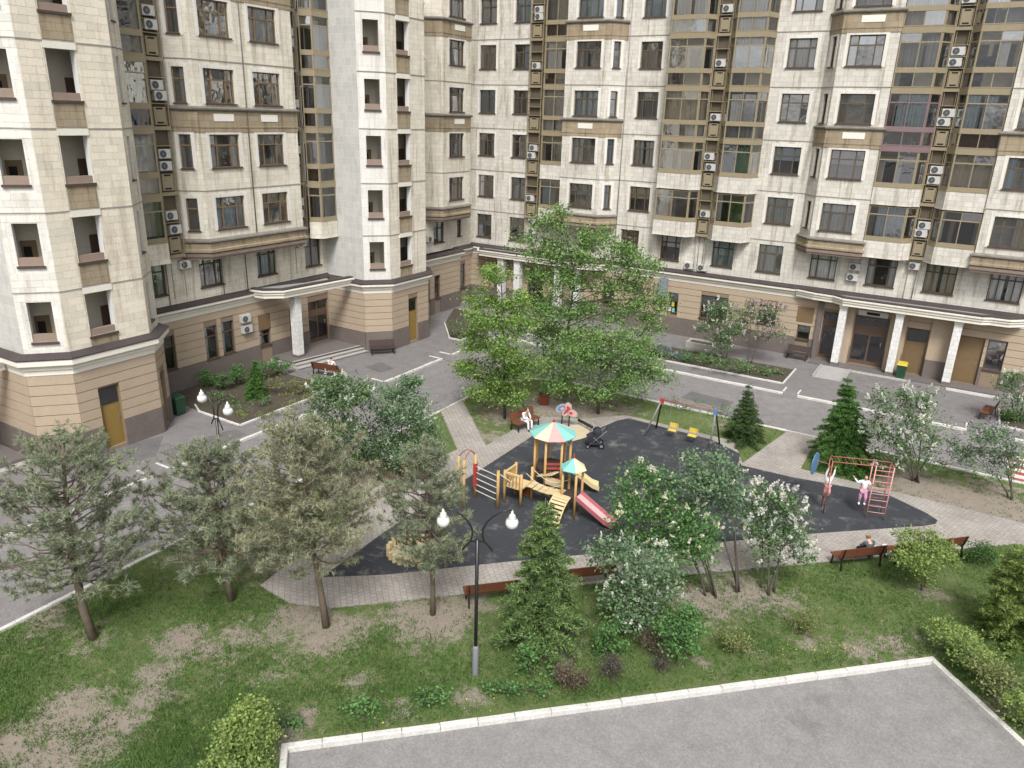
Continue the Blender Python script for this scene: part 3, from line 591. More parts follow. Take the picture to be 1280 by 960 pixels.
def bay(root, P, pts, wins, mat, sur, frame='frame_brown'):       # projecting stone bay: pts (u, d), wins per face
    mb = MB()
    for i in range(len(pts)-1):
        ws = []
        for (u, wd, st) in wins.get(i, []): ws += rows(u, wd, st, frame=frame)
        seg_windows(root, mb, P(*pts[i]), P(*pts[i+1]), J[0]-.02, TOP, ws, surround=sur if len(ws) else None)
    mb.prism([P(*p) for p in pts], J[0]-.05, J[0]-.02); mb.prism([P(*p) for p in pts], TOP-.02, TOP+.02)
    mb.obj('bay_wall', [mat], root)
    path = [P(*p) for p in pts]
    c = MB()
    c.sweep(path, [(0.01, J[0]-.42), (.05, J[0]-.42), (.05, J[0]-.30), (.12, J[0]-.28), (.12, J[0]-.10), (.03, J[0]-.06)], 0); c.prism(offset(path, .02), J[0]-.43, J[0]-.05, 0)
    c.sweep(path, [(.02, J[0]-.06), (.17, J[0]-.02), (.17, J[0]+.12), (.10, J[0]+.16), (.10, J[0]+.48), (.02, J[0]+.50)], 1)
    c.sweep(path, [(.02, J[0]+.50), (.20, J[0]+.54), (.20, J[0]+.62), (.005, J[0]+.72)], 2)
    c.obj('corbel', ['corbel_brown', 'stone_tan', 'ledge_dirty'], root)
    for z in (J[2], J[4]):
        b = MB(); b.sweep(path, [(.005, z-.28), (.035, z-.28), (.035, z-.06), (.06, z-.05), (.06, z+.02), (.035, z+.03), (.035, z+.78), (.006, z+.78)], 0)
        b.sweep(path, [(.006, z+.78), (.13, z+.82), (.16, z+.88), (.16, z+.94), (.005, z+1.02)], 1)
        b.obj('belt', ['stone_tan', 'ledge_dirty'], root)
    return path
def plaque(root, P, u0, u1, d):
    for z in (J[2], J[4]):
        mb = MB(); a, b = P(u0, d), P(u1, d); o = (P(u0, d+.06), P(u1, d+.06))
        mb.hexa([(*a, z+.28), (*b, z+.28), (*o[1], z+.28), (*o[0], z+.28)], [(*a, z+.66), (*b, z+.66), (*o[1], z+.66), (*o[0], z+.66)]); mb.obj('plaque', ['plaque'], root)
B1 = [(-28.3, 0), (-28.3, 1.2), (-25.0, 1.2), (-24.0, 0)]; bay(RROOT, PR, B1, {1: [(.85, 1.95, 'wide')], 2: [(.48, .55, 'slit')]}, 'stone_pale', 'stone_smooth'); plaque(RROOT, PR, -27.0, -25.8, 1.2)
B2 = [(-10.4, 0), (-9.5, 1.2), (-6.25, 1.2), (-6.25, 0)]; bay(RROOT, PR, B2, {0: [(.48, .55, 'slit')], 1: [(.5, 2.0, 'wide')]}, 'stone_pale', 'stone_smooth'); plaque(RROOT, PR, -8.5, -7.2, 1.2)
B3 = [(0.0, 0), (0.0, 1.2), (3.3, 1.2), (4.3, 0)]; bay(RROOT, PR, B3, {1: [(.6, 2.05, 'wide')], 2: [(.48, .55, 'slit')]}, 'stone_pale', 'stone_smooth'); plaque(RROOT, PR, 1.3, 2.6, 1.2)

# ---- upper walls, left wing
mb = MB()
seg_windows(LROOT, mb, PL(22.1, 0), PL(37.2, 0), BASE_T, J[0], [(u-22.1, 5.6, ww, 1.9, st) for u, ww, st in ((23.6, 1.45, 'two'), (27.2, 1.55, 'wide'), (31.3, 1.5, 'wide'), (35.25, 1.4, 'two'))], surround=None)
seg_windows(LROOT, mb, PL(22.1, 0), PL(37.2, 0), J[0], TOP, [])
seg_windows(LROOT, mb, PL(43.7, 0), PL(54.5, 0), BASE_T, J[0], [(49.1-43.7, 5.5, 1.4, 1.7, 'two'), (52.35-43.7, 5.7, .6, 1.4, 'slit')], surround=None)
seg_windows(LROOT, mb, PL(43.7, 0), PL(54.5, 0), J[0], TOP, [])
panel(mb, PL(-6, 0), PL(15.7, 0), BASE_T, TOP)
mb.obj('wall', ['stone_cream'], LROOT)
BL = [(26.2, 0), (27.2, 1.2), (34.1, 1.2), (34.1, 0)]; bay(LROOT, PL, BL, {0: [(.52, .6, 'slit')], 1: [(.62, 1.95, 'wide'), (3.85, 1.95, 'wide')]}, 'stone_cream', 'stone_smooth', 'frame_wood'); plaque(LROOT, PL, 28.2, 29.5, 1.2); plaque(LROOT, PL, 31.4, 32.6, 1.2)
BL3 = [(48.0, 0), (48.7, 1.2), (52.4, 1.2), (53.2, 0)]; bay(LROOT, PL, BL3, {1: [(.85, 1.95, 'wide')]}, 'stone_cream', 'stone_smooth'); plaque(LROOT, PL, 50.2, 51.5, 1.2)

# ---- stair towers
def tower(y0):
    pts = [(-37.3, y0), (-34.0, y0), (-32.85, y0+1.3), (-32.85, y0+5.15), (-34.0, y0+6.4), (-37.3, y0+6.4)]; dl = math.hypot(1.15, 1.3)
    lv = [4.5]+J[:6]
    op1 = [(.42, 1.36, z+1.12, z+2.88) for z in lv]; op2 = [(1.05, 2.25, z+1.08, z+3.02) for z in lv]; op3 = [(.55, .98, z+1.05, z+2.95) for z in lv]
    mb = MB()
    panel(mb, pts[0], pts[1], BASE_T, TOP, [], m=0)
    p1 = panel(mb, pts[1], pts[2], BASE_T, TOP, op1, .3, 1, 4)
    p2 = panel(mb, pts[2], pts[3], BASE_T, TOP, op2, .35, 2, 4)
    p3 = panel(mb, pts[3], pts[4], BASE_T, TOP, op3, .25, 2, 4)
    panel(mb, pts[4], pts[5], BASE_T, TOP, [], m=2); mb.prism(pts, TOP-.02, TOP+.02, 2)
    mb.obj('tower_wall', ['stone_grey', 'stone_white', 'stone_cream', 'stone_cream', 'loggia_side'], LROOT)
    inn = [(-36.9, y0+.5), (-34.9, y0+.7), (-34.25, y0+1.9), (-34.25, y0+4.7), (-36.9, y0+5.9)]
    h = MB()
    for a, b in zip(inn[:-1], inn[1:]): panel(h, a, b, BASE_T-.5, TOP)
    for z in lv:
        h.prism([(-36.9, y0+.3), (-34.3, y0+.3), (-33.2, y0+1.5), (-33.2, y0+5.0), (-34.3, y0+6.1), (-36.9, y0+6.1)], z-.18, z-.02, 1)
    h.obj('stair_hall', ['loggia_wall', 'loggia_side'], LROOT)
    for z in lv:
        d = MB()
        d.hexa([(-34.24, y0+3.75, z), (-34.24, y0+4.55, z), (-34.18, y0+4.55, z), (-34.18, y0+3.75, z)], [(-34.24, y0+3.75, z+2.0), (-34.24, y0+4.55, z+2.0), (-34.18, y0+4.55, z+2.0), (-34.18, y0+3.75, z+2.0)])
        d.obj('hall_door', ['door_brown'], LROOT)
        c = MB(); q0 = np.array((-34.9, y0+.7)); q1 = np.array((-34.25, y0+1.9)); tt = (q1-q0)/np.linalg.norm(q1-q0); nn = np.array([tt[1], -tt[0]])
        a = q0+tt*.35; b = q0+tt*.95; c.hexa([(*a, z+.0), (*b, z), (*(b+nn*.05), z), (*(a+nn*.05), z)], [(*a, z+2.0), (*b, z+2.0), (*(b+nn*.05), z+2.0), (*(a+nn*.05), z+2.0)]); a2, b2 = a+tt*.1+nn*.052, b-tt*.2+nn*.052; c.hexa([(*a2, z+.3), (*b2, z+.3), (*(b2+nn*.01), z+.3), (*(a2+nn*.01), z+.3)], [(*a2, z+1.75), (*b2, z+1.75), (*(b2+nn*.01), z+1.75), (*(a2+nn*.01), z+1.75)], 1); c.obj('hall_door', ['door_tan', 'slot_black'], LROOT)
        for (p0, t, n), (a, b, s, e), rec in ((p1, op1[lv.index(z)], 0), (p2, op2[lv.index(z)], 1)):
            def loc(u, y, zz, dx, dy, dz, name, mat):
                k = MB(); k.box(0, 0, 0, dx, dy, dz); link(name, k.mesh(name, [mat]), LROOT, mtx=wall_matrix(LROOT, p0, t, n, u, zz) @ Matrix.Translation((0, y, 0)))
            w_ = b-a
            loc(a+.002, .05, s+.004, w_-.004, .16, .34 if not rec else .30, 'parapet_board', 'ledge_pink')
            loc(a-.06, -.09, s-.09, w_+.12, .088, .10, 'sill', 'sill_dark')
            if rec:
                loc(a-.03, -.03, s-1.02, w_+.06, .028, .92, 'spandrel', 'stone_tan')
                loc(a-.06, -.05, e+.005, w_+.12, .048, .26, 'lintel', 'cornice_white')
        p0, t, n = p3; a, b, s, e = op3[lv.index(z)]
        window(LROOT, p0, t, n, a, s, b-a, e-s, 'slit', 'frame_brown', None, 'none')
    for z in J[:6]:
        c = MB(); c.sweep(pts[1:5], [(.004, z-.03), (.035, z-.022), (.035, z+.014), (.004, z+.03)]); c.obj('string_course', ['string_stone'], LROOT)
    if y0 < 20: stone_tiles((p1, dl, [(.22, 1.56, z-.02, z2) for (_, _, z, z2) in op1], 'tile_white'), (p2, 3.85, [(.98, 2.32, 0, 99)], 'tile_cream'))
    return pts
def stone_tiles(*faces):
    allt = []
    for (p0, t, n), L, block, mat in faces:
        z = BASE_T+.22; row = 0
        while z+.3 < 21.6:
            cuts = sorted((a, b) for a, b, c, d in block if c < z+.3 and d > z); spans = []; c = 0.0
            for a, b in cuts: spans.append((c, a)); c = b
            spans.append((c, L))
            for a, b in spans:
                u = a; w_ = .6 if row % 2 == 0 else .3
                while u < b-.06:
                    e = min(b, u+w_)
                    if b-e < .08: e = b
                    q = p0+t*(u+e)/2; allt.append((float(np.hypot(q[0], q[1]))+.15*abs(z-15.45), p0, t, n, u, e, z, mat)); u = e; w_ = .6
            z += .3; row += 1
    allt.sort(key=lambda k: k[0]); me = {}; rest = {}
    for i, (_, p0, t, n, u, e, z, mat) in enumerate(allt):
        if i < 300:
            if mat not in me: k = MB(); k.box(0, -1, 0, 1, -.02, 1); me[mat] = k.mesh('stone_tile', [mat])
            link('stone_tile', me[mat], LROOT, mtx=wall_matrix(LROOT, p0, t, n, u+.006, z+.006) @ Matrix.Diagonal((e-u-.012, random.uniform(.009, .014), .288, 1)))
        else:
            k = rest.setdefault(mat, MB()); h = random.uniform(.009, .014); a, b = p0+t*(u+.006), p0+t*(e-.006); o = [a-n*h, b-n*h, b-n*.0003, a-n*.0003]
            k.hexa([(*q, z+.006) for q in o], [(*q, z+.294) for q in o])
    for mat, k in rest.items(): o = k.obj('stone_tile', [mat], LROOT); o['kind'] = 'stuff'
T2 = tower(37.2); T1 = tower(15.7)
# storey joints on the flat walls and bays
for z in J[:6]:
    prof = [(.004, z-.03), (.03, z-.022), (.03, z+.014), (.004, z+.03)]
    for root, P, runs, bays in ((RROOT, PR, ((-37.3, -32.0), (-24.0, -20.7), (-13.6, -10.4), (4.3, 13)), (B1, B2, B3)), (LROOT, PL, ((45.4, 48.0), (53.2, 54.5)), (BL, BL3))):
        for q in [[P(a, 0), P(b, 0)] for a, b in runs]+([[P(*p) for p in b_] for b_ in bays] if z not in (J[0], J[2], J[4]) else []):
            c = MB(); c.sweep(q, prof); c.obj('string_course', ['string_stone'], root)

# ---- rooms behind, roofs
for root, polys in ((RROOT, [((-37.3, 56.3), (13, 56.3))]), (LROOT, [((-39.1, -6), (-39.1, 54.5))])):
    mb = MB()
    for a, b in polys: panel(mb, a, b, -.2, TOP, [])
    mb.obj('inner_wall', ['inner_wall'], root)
for root, poly in ((RROOT, [(-37.3, 54.4), (13, 54.4), (13, 68), (-37.3, 68)]), (LROOT, [(-37.2, -6), (-37.2, 68), (-50, 68), (-50, -6)])):
    mb = MB(); mb.prism(poly, TOP+.03, HIGH); mb.obj('upper_storeys', ['stone_pale'], root); mb = MB(); mb.prism(poly, HIGH+.01, HIGH+.25); mb.obj('roof', ['roof_felt'], root)
for root, a, b in ((RROOT, (13, 54.5), (13, 68)), (LROOT, (-50, -6), (-37.3, -6))):
    mb = MB(); panel(mb, a, b, 0, TOP); mb.obj('end_wall', ['stone_pale'], root)

# ---- glazed balconies
def glazed(root, P, pts, stones, contents, frame='bronze', alt=None):
    """pts: plan corners (u, d) left to right; one object per storey with its panes"""
    path = [P(*p) for p in pts]
    def build(stone_, fm):
        mb = MB(); zb = .85
        def ring(z0, z1, out, m, inn=-.06):
            o, i = offset(path, out), offset(path, inn)
            for k in range(len(path)-1): mb.hexa([(*o[k], z0), (*o[k+1], z0), (*i[k+1], z0), (*i[k], z0)], [(*o[k], z1), (*o[k+1], z1), (*i[k+1], z1), (*i[k], z1)], m)
        if stone_: ring(-.22, .82, .05, 1); ring(-.26, -.22, .09, 1); ring(.82, .90, .07, 0); ring(.90, 1.1, .02, 0)
        else: ring(-.36, .0, .04, 0); ring(.0, .05, .055, 0); ring(.84, 1.1, .03, 0); ring(.80, .84, .045, 0)
        ring(2.42, 2.49, .015, 0); ring(2.93, 2.96, .03, 0)
        fl = offset(path, -.06); mb.prism(fl, -.30, -.02, 3, True)
        panes = []
        for k in range(len(path)-1):
            a, b = np.array(path[k]), np.array(path[k+1]); L = np.linalg.norm(b-a); t = (b-a)/L; n = np.array([-t[1], t[0]]); cnt = max(1, round(L/1.05))
            for i in range(cnt+1):
                c = a+t*(L*i/cnt); w_ = .05 if 0 < i < cnt else .075
                for z0, z1 in ([] if stone_ else [(.05, .80)])+[(1.1, 2.42), (2.49, 2.93)]:
                    e = c+t*(-w_/2 if 0 < i < cnt else (0 if i == 0 else -w_)); f_ = e+t*w_; o = -n*.02; q = n*.05
                    mb.hexa([(*(e+o), z0), (*(f_+o), z0), (*(f_+q), z0), (*(e+q), z0)], [(*(e+o), z1), (*(f_+o), z1), (*(f_+q), z1), (*(e+q), z1)], 0)
            for i in range(cnt):
                for z0, z1 in ([] if stone_ else [(.05, .80)])+[(1.1, 2.42), (2.49, 2.93)]: panes.append((a+t*(L*i/cnt), t, n, L/cnt, z0, z1))
        return mb.mesh('glazed_balcony', [fm, 'stone_cream' if P is PL else 'stone_pale', 'inner_wall', 'bronze_panel']), panes
    cache = {}
    c0, c1 = np.array(P(pts[0][0], 0)), np.array(P(pts[-1][0], 0)); wid = np.linalg.norm(c1-c0); t = (c1-c0)/wid; n = np.array([-t[1], t[0]])
    for i in range(6):
        fm = frame if not (alt and i in alt) else alt[i]; key = (i in stones, fm)
        if key not in cache: cache[key] = build(*key)
        me, panes = cache[key]
        o = link('glazed_balcony', me, root); o.location = Vector((0, 0, J[i]))-root.location
        for (c, tt, nn, wd, z0, z1) in panes:
            m = Matrix.Identity(4)
            for q in range(2): m[q][0] = tt[q]*wd; m[q][1] = nn[q]
            m[0][3], m[1][3], m[2][3] = c[0]+nn[0]*.02, c[1]+nn[1]*.02, z0; m[2][2] = z1-z0
            pn = link('pane', PANE_B, o, mtx=m @ Matrix.Rotation(random.uniform(-.02, .02), 4, 'Z'))
            if random.random() < .26: pn.material_slots[0].link = 'OBJECT'; pn.material_slots[0].material = MATS['pane_mirror']
        m = Matrix.Identity(4)
        for q in range(2): m[q][0] = t[q]; m[q][1] = n[q]
        m[0][3], m[1][3], m[2][3] = c0[0], c0[1], 0.0
        # things seen through the glass: back wall with a door and window, then curtains
        bk = MB(); W_ = wid; bk.box(.0, -.06, .0, W_, -.03, 2.95, 0); bk.box(W_*.12, -.10, .05, W_*.36, -.062, 2.3, 1); bk.box(W_*.48, -.10, .9, W_*.88, -.062, 2.3, 1); bk.box(W_*.10, -.09, .02, W_*.38, -.066, 2.36, 2); bk.box(W_*.46, -.09, .84, W_*.90, -.066, 2.36, 2)
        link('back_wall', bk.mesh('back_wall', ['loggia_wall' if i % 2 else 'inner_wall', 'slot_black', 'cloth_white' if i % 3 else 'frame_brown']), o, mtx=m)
        for (x, wd, z, h, kind, mat) in contents(i, wid):
            if mat in ('cloth_white', 'cloth_blue'): x, wd = max(x, .5), min(wd, wid-.55-max(x, .5))
            c = link('curtain', CURT[kind], o, mtx=m @ Matrix.Translation((x, -(max(p[1] for p in pts)-.22) if mat in ('cloth_white', 'cloth_blue') else -.45, z)) @ Matrix.Diagonal((wd, 1, h, 1)))
            c.material_slots[0].link = 'OBJECT'; c.material_slots[0].material = MATS[mat]
    mb = MB(); mb.prism(offset(path, -.03), TOP-.1, TOP+.1); mb.obj('balcony_roof', ['bronze_panel'], root)
def rand_contents(special):
    def f(i, w):
        out = list(special.get(i, []))
        if i not in special:
            k = random.random()
            if k < .42: out.append((.1, w-.2, 1.1, 1.8, random.choice(['full', 'gap', 'both']), random.choice(['cloth_sheer', 'cloth_white', 'cloth_beige', 'cloth_grey'])))
            elif k < .8: out.append((.1, w*.5, 1.1, 1.8, 'left', random.choice(['cloth_sheer', 'cloth_white', 'cloth_beige'])))
            if random.random() < .75: out.append((.05, w-.1, .02, .84, random.choice(['full', 'gap', 'left', 'right']), random.choice(['cloth_grey', 'cloth_brown', 'cloth_beige', 'cloth_brown', 'cloth_sheer'])))
        return out
    return f
glazed(RROOT, PR, [(-30.55, .45), (-30.2, .95), (-28.32, .95)], {0, 1}, rand_contents({0: [(.1, 1.2, 1.1, 1.8, 'full', 'cloth_blue')], 1: [(.75, .42, 1.25, .95, 'full', 'cloth_navy')], 3: [(.1, 2.0, 1.1, 1.8, 'full', 'cloth_white'), (.1, 2.0, .02, .4, 'full', 'cloth_brown')]}))
glazed(RROOT, PR, [(-20.75, 0), (-20.45, 1.05), (-18.0, 1.05), (-17.55, .40)], {0, 1}, rand_contents({1: [(.2, .7, 1.1, 1.8, 'full', 'cloth_white')], 4: [(.2, 2.8, 1.1, 1.8, 'gap', 'cloth_white'), (.2, 2.8, .02, .8, 'full', 'cloth_sheer')]}))
glazed(RROOT, PR, [(-16.45, .40), (-16.0, 1.05), (-14.05, 1.05), (-13.68, 0)], {0, 1}, rand_contents({1: [(.5, 1.9, 1.1, 1.8, 'full', 'cloth_green')], 3: [(.2, 2.4, 1.1, 1.8, 'full', 'cloth_white')], 2: [(.6, 1.9, 1.1, 1.7, 'gap', 'cloth_white'), (.1, 2.5, .02, .8, 'full', 'cloth_grey')], 4: [(.2, 2.4, 1.1, 1.8, 'full', 'cloth_white'), (.4, 1.8, .02, .8, 'full', 'cloth_white')]}))
glazed(RROOT, PR, [(-6.22, 1.05), (-4.05, 1.05), (-3.55, .40)], {0, 1}, rand_contents({0: [(.1, 2.4, 1.1, 1.8, 'full', 'cloth_blue')], 2: [(.2, 2.2, 1.1, 1.8, 'full', 'cloth_blue'), (.1, 1.6, .02, .8, 'full', 'cloth_grey')], 3: [(.3, 2.0, 1.1, 1.8, 'gap', 'cloth_grey')], 4: [(.1, 2.4, .02, .8, 'full', 'cloth_beige')]}), 'bronze', {2: 'frame_plum'})
glazed(RROOT, PR, [(-2.6, .40), (-2.15, 1.05), (-.03, 1.05)], {0, 1}, rand_contents({2: [(.1, 2.4, 1.1, 1.8, 'gap', 'cloth_blue'), (.1, 2.3, .02, .8, 'full', 'cloth_brown')], 3: [(.8, .5, 1.2, .5, 'full', 'cloth_navy'), (1.5, .7, 1.1, 1.7, 'full', 'cloth_white')]}))
glazed(LROOT, PL, [(22.2, 1.15), (24.6, 1.15), (25.1, .40)], {0}, rand_contents({2: [(.4, 1.9, .03, .8, 'full', 'cloth_navy'), (1.2, 1.2, 1.1, 1.8, 'full', 'cloth_green')], 3: [(.3, 1.2, 1.1, 1.8, 'left', 'cloth_blue')]}))
glazed(LROOT, PL, [(35.45, .40), (35.85, 1.1), (37.18, 1.1)], {0}, rand_contents({2: [(.1, .8, 1.1, 1.8, 'full', 'cloth_white'), (.1, 1.4, .03, .8, 'full', 'cloth_white')], 1: [(.7, .7, 1.1, 1.6, 'gap', 'cloth_white'), (.1, 1.6, .02, .8, 'full', 'cloth_brown')], 3: [(.1, .6, .03, 2.7, 'full', 'cloth_white')]}))

# ---- service shafts with air conditioners
def ac_unit(root_xy, t, n, z, label, group='air conditioner boxes on the facades'):
    src = CACHE.get('ac')
    if src is None:
        r = thing('air_conditioner', label, 'air conditioner', (0, 0, 0), 0, group)
        b = MB(); r.scale = (.86, .9, .86); b.box(-.40, -.28, 0, .40, 0, .54); b.box(-.38, -.30, .02, .38, -.28, .52); b.box(.401, -.26, .05, .43, -.05, .30); part(b, 'casing', ['ac_white'], r)
        f = MB(); f.tube([(-.12, -.301, .27), (-.12, -.318, .27)], .215, 16); part(f, 'fan_opening', ['grille_dark'], r)
        gq = MB()
        for k in range(4): a = k*math.pi/4; gq.bar((-.12-.21*math.cos(a), -.322, .27-.21*math.sin(a)), (-.12+.21*math.cos(a), -.322, .27+.21*math.sin(a)), .012, .006)
        gq.tube([(-.12, -.318, .27), (-.12, -.326, .27)], .055, 10); part(gq, 'fan_guard', ['metal_grey'], r)
        for x in (-.31, .31): s = MB(); s.box(x-.02, -.30, -.06, x+.02, 0, -.002); part(s, 'bracket', ['metal_grey'], r)
        CACHE['ac'] = r; src = r
    else: r = copy_thing(src, (0, 0, 0), 0, label)
    r.location = (root_xy[0], root_xy[1], z); r.rotation_euler = (0, 0, math.atan2(t[1], t[0]))
    return r
ORD = ['second', 'third', 'fourth', 'fifth', 'sixth', 'seventh', 'eighth']
def shaft(root, P, u0, u1, d, where, counts):
    a, b = np.array(P(u0, d)), np.array(P(u1, d)); L = np.linalg.norm(b-a); t = (b-a)/L; n = np.array([-t[1], t[0]]); z0 = J[0]-.25
    mb = MB(); m = wall_matrix(root, a, t, n, 0, 0)
    mb.box(0, .22, z0, L, .26, TOP, 2)
    for x in (0, L-.05): mb.box(x, 0, z0, x+.05, .05, TOP, 0)
    for x in (.10, L-.16): mb.tube([(x+.03, .1, z0-2.2), (x+.03, .1, TOP)], .022, 6, 0)
    for z in J[:6]:
        mb.box(.05, 0, z-.20, L-.05, .215, z-.02, 0)
        for k in (1.08, 1.70, 2.32): mb.box(.05, .0, z+k-.02, L-.05, .215, z+k+.02, 0)
    sh = link('service_shaft', mb.mesh('service_shaft', ['bronze', 'slot_black', 'shaft_back']), root, mtx=m)
    pm = MB(); w_ = L*.62; x = (L-w_)/2; pm.box(x, .06, 0, x+w_, .2, .86, 0)
    for k in range(2):
        pm.box(x+w_*.2, .05, .06+k*.68, x+w_*.8, .059, .14+k*.68, 1)
    me = pm.mesh('vent_panel', ['bronze_panel', 'slot_black'])
    for i in range(6):
        link('vent_panel', me, sh, mtx=Matrix.Translation((0, 0, J[i]+.06)))
        for k in range(counts[i]):
            z = J[i]+(1.12 if k == 0 else 1.74); c = a+t*(L/2+random.uniform(-.12, .12))+n*.22; z += random.uniform(-.05, .12)
            pos = '' if counts[i] == 1 else (', lower of two' if k == 0 else ', upper of two')
            ac_unit(c, t, n, z, f'white air conditioner{pos}, {ORD[i+1]} storey of the shaft {where}')
shaft(RROOT, PR, -31.95, -30.75, .30, 'nearest the back corner', [1, 2, 0, 1, 2, 1])
shaft(RROOT, PR, -17.50, -16.50, .42, 'between the middle balconies', [1, 2, 1, 1, 1, 1])
shaft(RROOT, PR, -3.52, -2.62, .42, 'beside the plum balcony', [2, 2, 2, 2, 1, 1])
shaft(LROOT, PL, 25.12, 26.15, .40, 'behind the front tower', [2, 2, 2, 2, 2, 1])
shaft(LROOT, PL, 34.15, 35.35, .30, 'before the far tower', [2, 2, 1, 2, 2, 1])
shaft(LROOT, PL, 43.8, 45.3, .30, 'beyond the far tower', [1, 1, 2, 1, 1, 1])
rt, rn = np.array((1., 0.)), np.array((0., 1.)); lt, ln = np.array((0., 1.)), np.array((-1., 0.))
for u, z, lb in ((-17.75, 5.15, 'white air conditioner low on the pale wall above the lilacs, nearer the corner'), (-16.75, 5.12, 'white air conditioner low on the pale wall above the lilacs, farther from the corner'), (-6.55, 6.45, 'white air conditioner above the entrance canopy, upper of two'), (-6.6, 5.75, 'white air conditioner above the entrance canopy, lower of two'), (-3.1, 6.93, 'white air conditioner under the stone parapets above the canopy'),
                 (-31.2, 7.1, 'white air conditioner over the back canopy, top of three'), (-31.2, 6.35, 'white air conditioner over the back canopy, middle of three'), (-31.2, 5.6, 'white air conditioner over the back canopy, bottom of three')):
    ac_unit(PR(u, 0), rt, rn, z, lb)
for u, z, d, lb in ((26.2, 6.9, 0, 'white air conditioner beside a dark window above the tan wall'), (34.8, 7.05, 0, 'white air conditioner under the far balcony over the canopy roof'), (48.4, 5.75, 0, 'white air conditioner at the foot of the wall beyond the far tower'), (29.9, 3.05, .05, 'white air conditioner on the tan ground storey, upper of two'), (29.95, 2.38, .05, 'white air conditioner on the tan ground storey, lower of two')):
    ac_unit(PL(u, d), lt, ln, z, lb)

# rainwater pipes and cables on the walls
def pipe(root, P, u, d, z0, z1, r=.035, mat='string_stone'):
    mb = MB(); x, y = P(u, d+.05); mb.tube([(x, y, z0), (x, y, z1)], r, 6); mb.obj('downpipe', [mat], root, True)
pipe(LROOT, PL, 30.42, 1.2, J[0]+.75, TOP, .03, 'ledge_dirty'); pipe(LROOT, PL, 30.42, 0, 4.9, J[0]-.4, .03, 'ledge_dirty'); pipe(RROOT, PR, -23.85, 0, 4.9, TOP, .035, 'string_stone'); pipe(LROOT, PL, 25.1, 0, 4.9, J[0]-.3, .025, 'ledge_dirty')
pipe(RROOT, PR, -17.2, 0, 5.4, J[0]-.2, .02, 'metal_grey'); pipe(RROOT, PR, -16.85, 0, 5.4, J[0]-.2, .02, 'metal_grey'); pipe(RROOT, PR, -3.4, 0, 5.0, 6.9, .018, 'metal_grey'); pipe(RROOT, PR, -2.9, 0, 5.0, 6.9, .018, 'metal_grey'); pipe(LROOT, PL, 28.7, 0, 5.0, J[0]-.5, .018, 'metal_grey')
# ---------------------------------------------------------------- ground storey
def ground_storey(root, path, doors, wins, zc=(4.1, 4.8), cap=True):
    """path: plan polyline; doors / wins keyed by segment: (u0, u1, z0, z1)"""
    NB = 6; z0, z1 = 1.32, zc[0]; hb = (z1-z0)/NB
    wall = MB(); dado = MB(); hall = {}
    bands = [MB() for _ in range(NB)]
    for i in range(len(path)-1):
        hs = [h[:4] for h in doors.get(i, [])+wins.get(i, [])]
        hall[i] = panel(wall, path[i], path[i+1], 0, zc[1], hs, .25, 0)
        p0, t, n = hall[i]; L = float(np.linalg.norm(np.array(path[i+1])-np.array(path[i])))
        def cut(a, b):
            cuts = sorted([(h[0]-.02, h[1]+.02) for h in hs if h[2] < b-.02 and h[3] > a+.02]); xs = []; c = 0.0
            for s, e in cuts:
                if s > c+.02: xs.append((c, s))
                c = max(c, e)
            if c < L-.02: xs.append((c, L))
            return xs
        def slab(mb, u0, u1, a, b, th):
            q0, q1 = p0+t*u0, p0+t*u1; r0, r1 = q0-n*th, q1-n*th
            if u0 < .01: r0 = r0 - t*0
            mb.hexa([(*q0, a), (*q1, a), (*r1, a), (*r0, a)], [(*q0, b), (*q1, b), (*r1, b), (*r0, b)])
        for k in range(NB):
            a, b = z0+hb*k+.018, z0+hb*(k+1)-.018
            for s, e in cut(a, b): bb = MB(); slab(bb, s, e, a, b, .035); bb.obj('stucco_course', ['stucco'], root)
        for s, e in cut(0, 1.30): bb = MB(); slab(bb, s, e, -.05, 1.30, .07); bb.obj('dado', ['dado_stone'], root)
    wall.obj('ground_wall', ['stucco_groove'], root)
    c = MB(); c.sweep(path, [(.035, zc[0]), (.06, zc[0]), (.06, zc[0]+.22), (.14, zc[0]+.26), (.14, zc[0]+.36), (.24, zc[0]+.46), (.33, zc[0]+.50), (.33, zc[1]-.02), (.0, zc[1]-.02)]); c.obj('cornice', ['cornice_white'], root)
    if cap: c = MB(); c.sweep(path, [(.36, zc[1]-.05), (.37, zc[1]), (.0, zc[1]+.20)]); c.obj('cornice_cap', ['roof_metal'], root)
    return hall
def door(root, p0, t, n, u, z, w, h, mat, kind, name='door', label=None):
    mb = MB(); d = link(name, None or MB_door(w, h, mat, kind), root, mtx=wall_matrix(root, p0, t, n, u, z))
    if label: d['label'] = label
    hd = MB(); hd.box(w*.84, .10, h*.42, w*.88, .13, h*.50); link('handle', hd.mesh('handle', ['metal_grey']), d)
    if kind in ('top', 'glazed', 'double'):
        if kind == 'top': rects = [(.06, h*.70, w-.12, h*.27)]
        elif kind == 'glazed': rects = [(.08, .25, w-.16, h*.62), (.08, h*.84, w-.16, h*.13)]
        else: rects = [(.10, .30, w/2-.16, h*.52), (w/2+.06, .30, w/2-.16, h*.52), (.10, h*.80, w/2-.16, h*.17), (w/2+.06, h*.80, w/2-.16, h*.17)]
        for x, zz, a, b in rects: link('pane', PANE_W, d, mtx=Matrix.Translation((x, .118, zz)) @ Matrix.Diagonal((a, 1, b, 1)))
        bk = MB(); bk.box(.02, .3, .02, w-.02, .31, h-.02); link('backing', bk.mesh('backing', ['slot_black']), d)
    return d
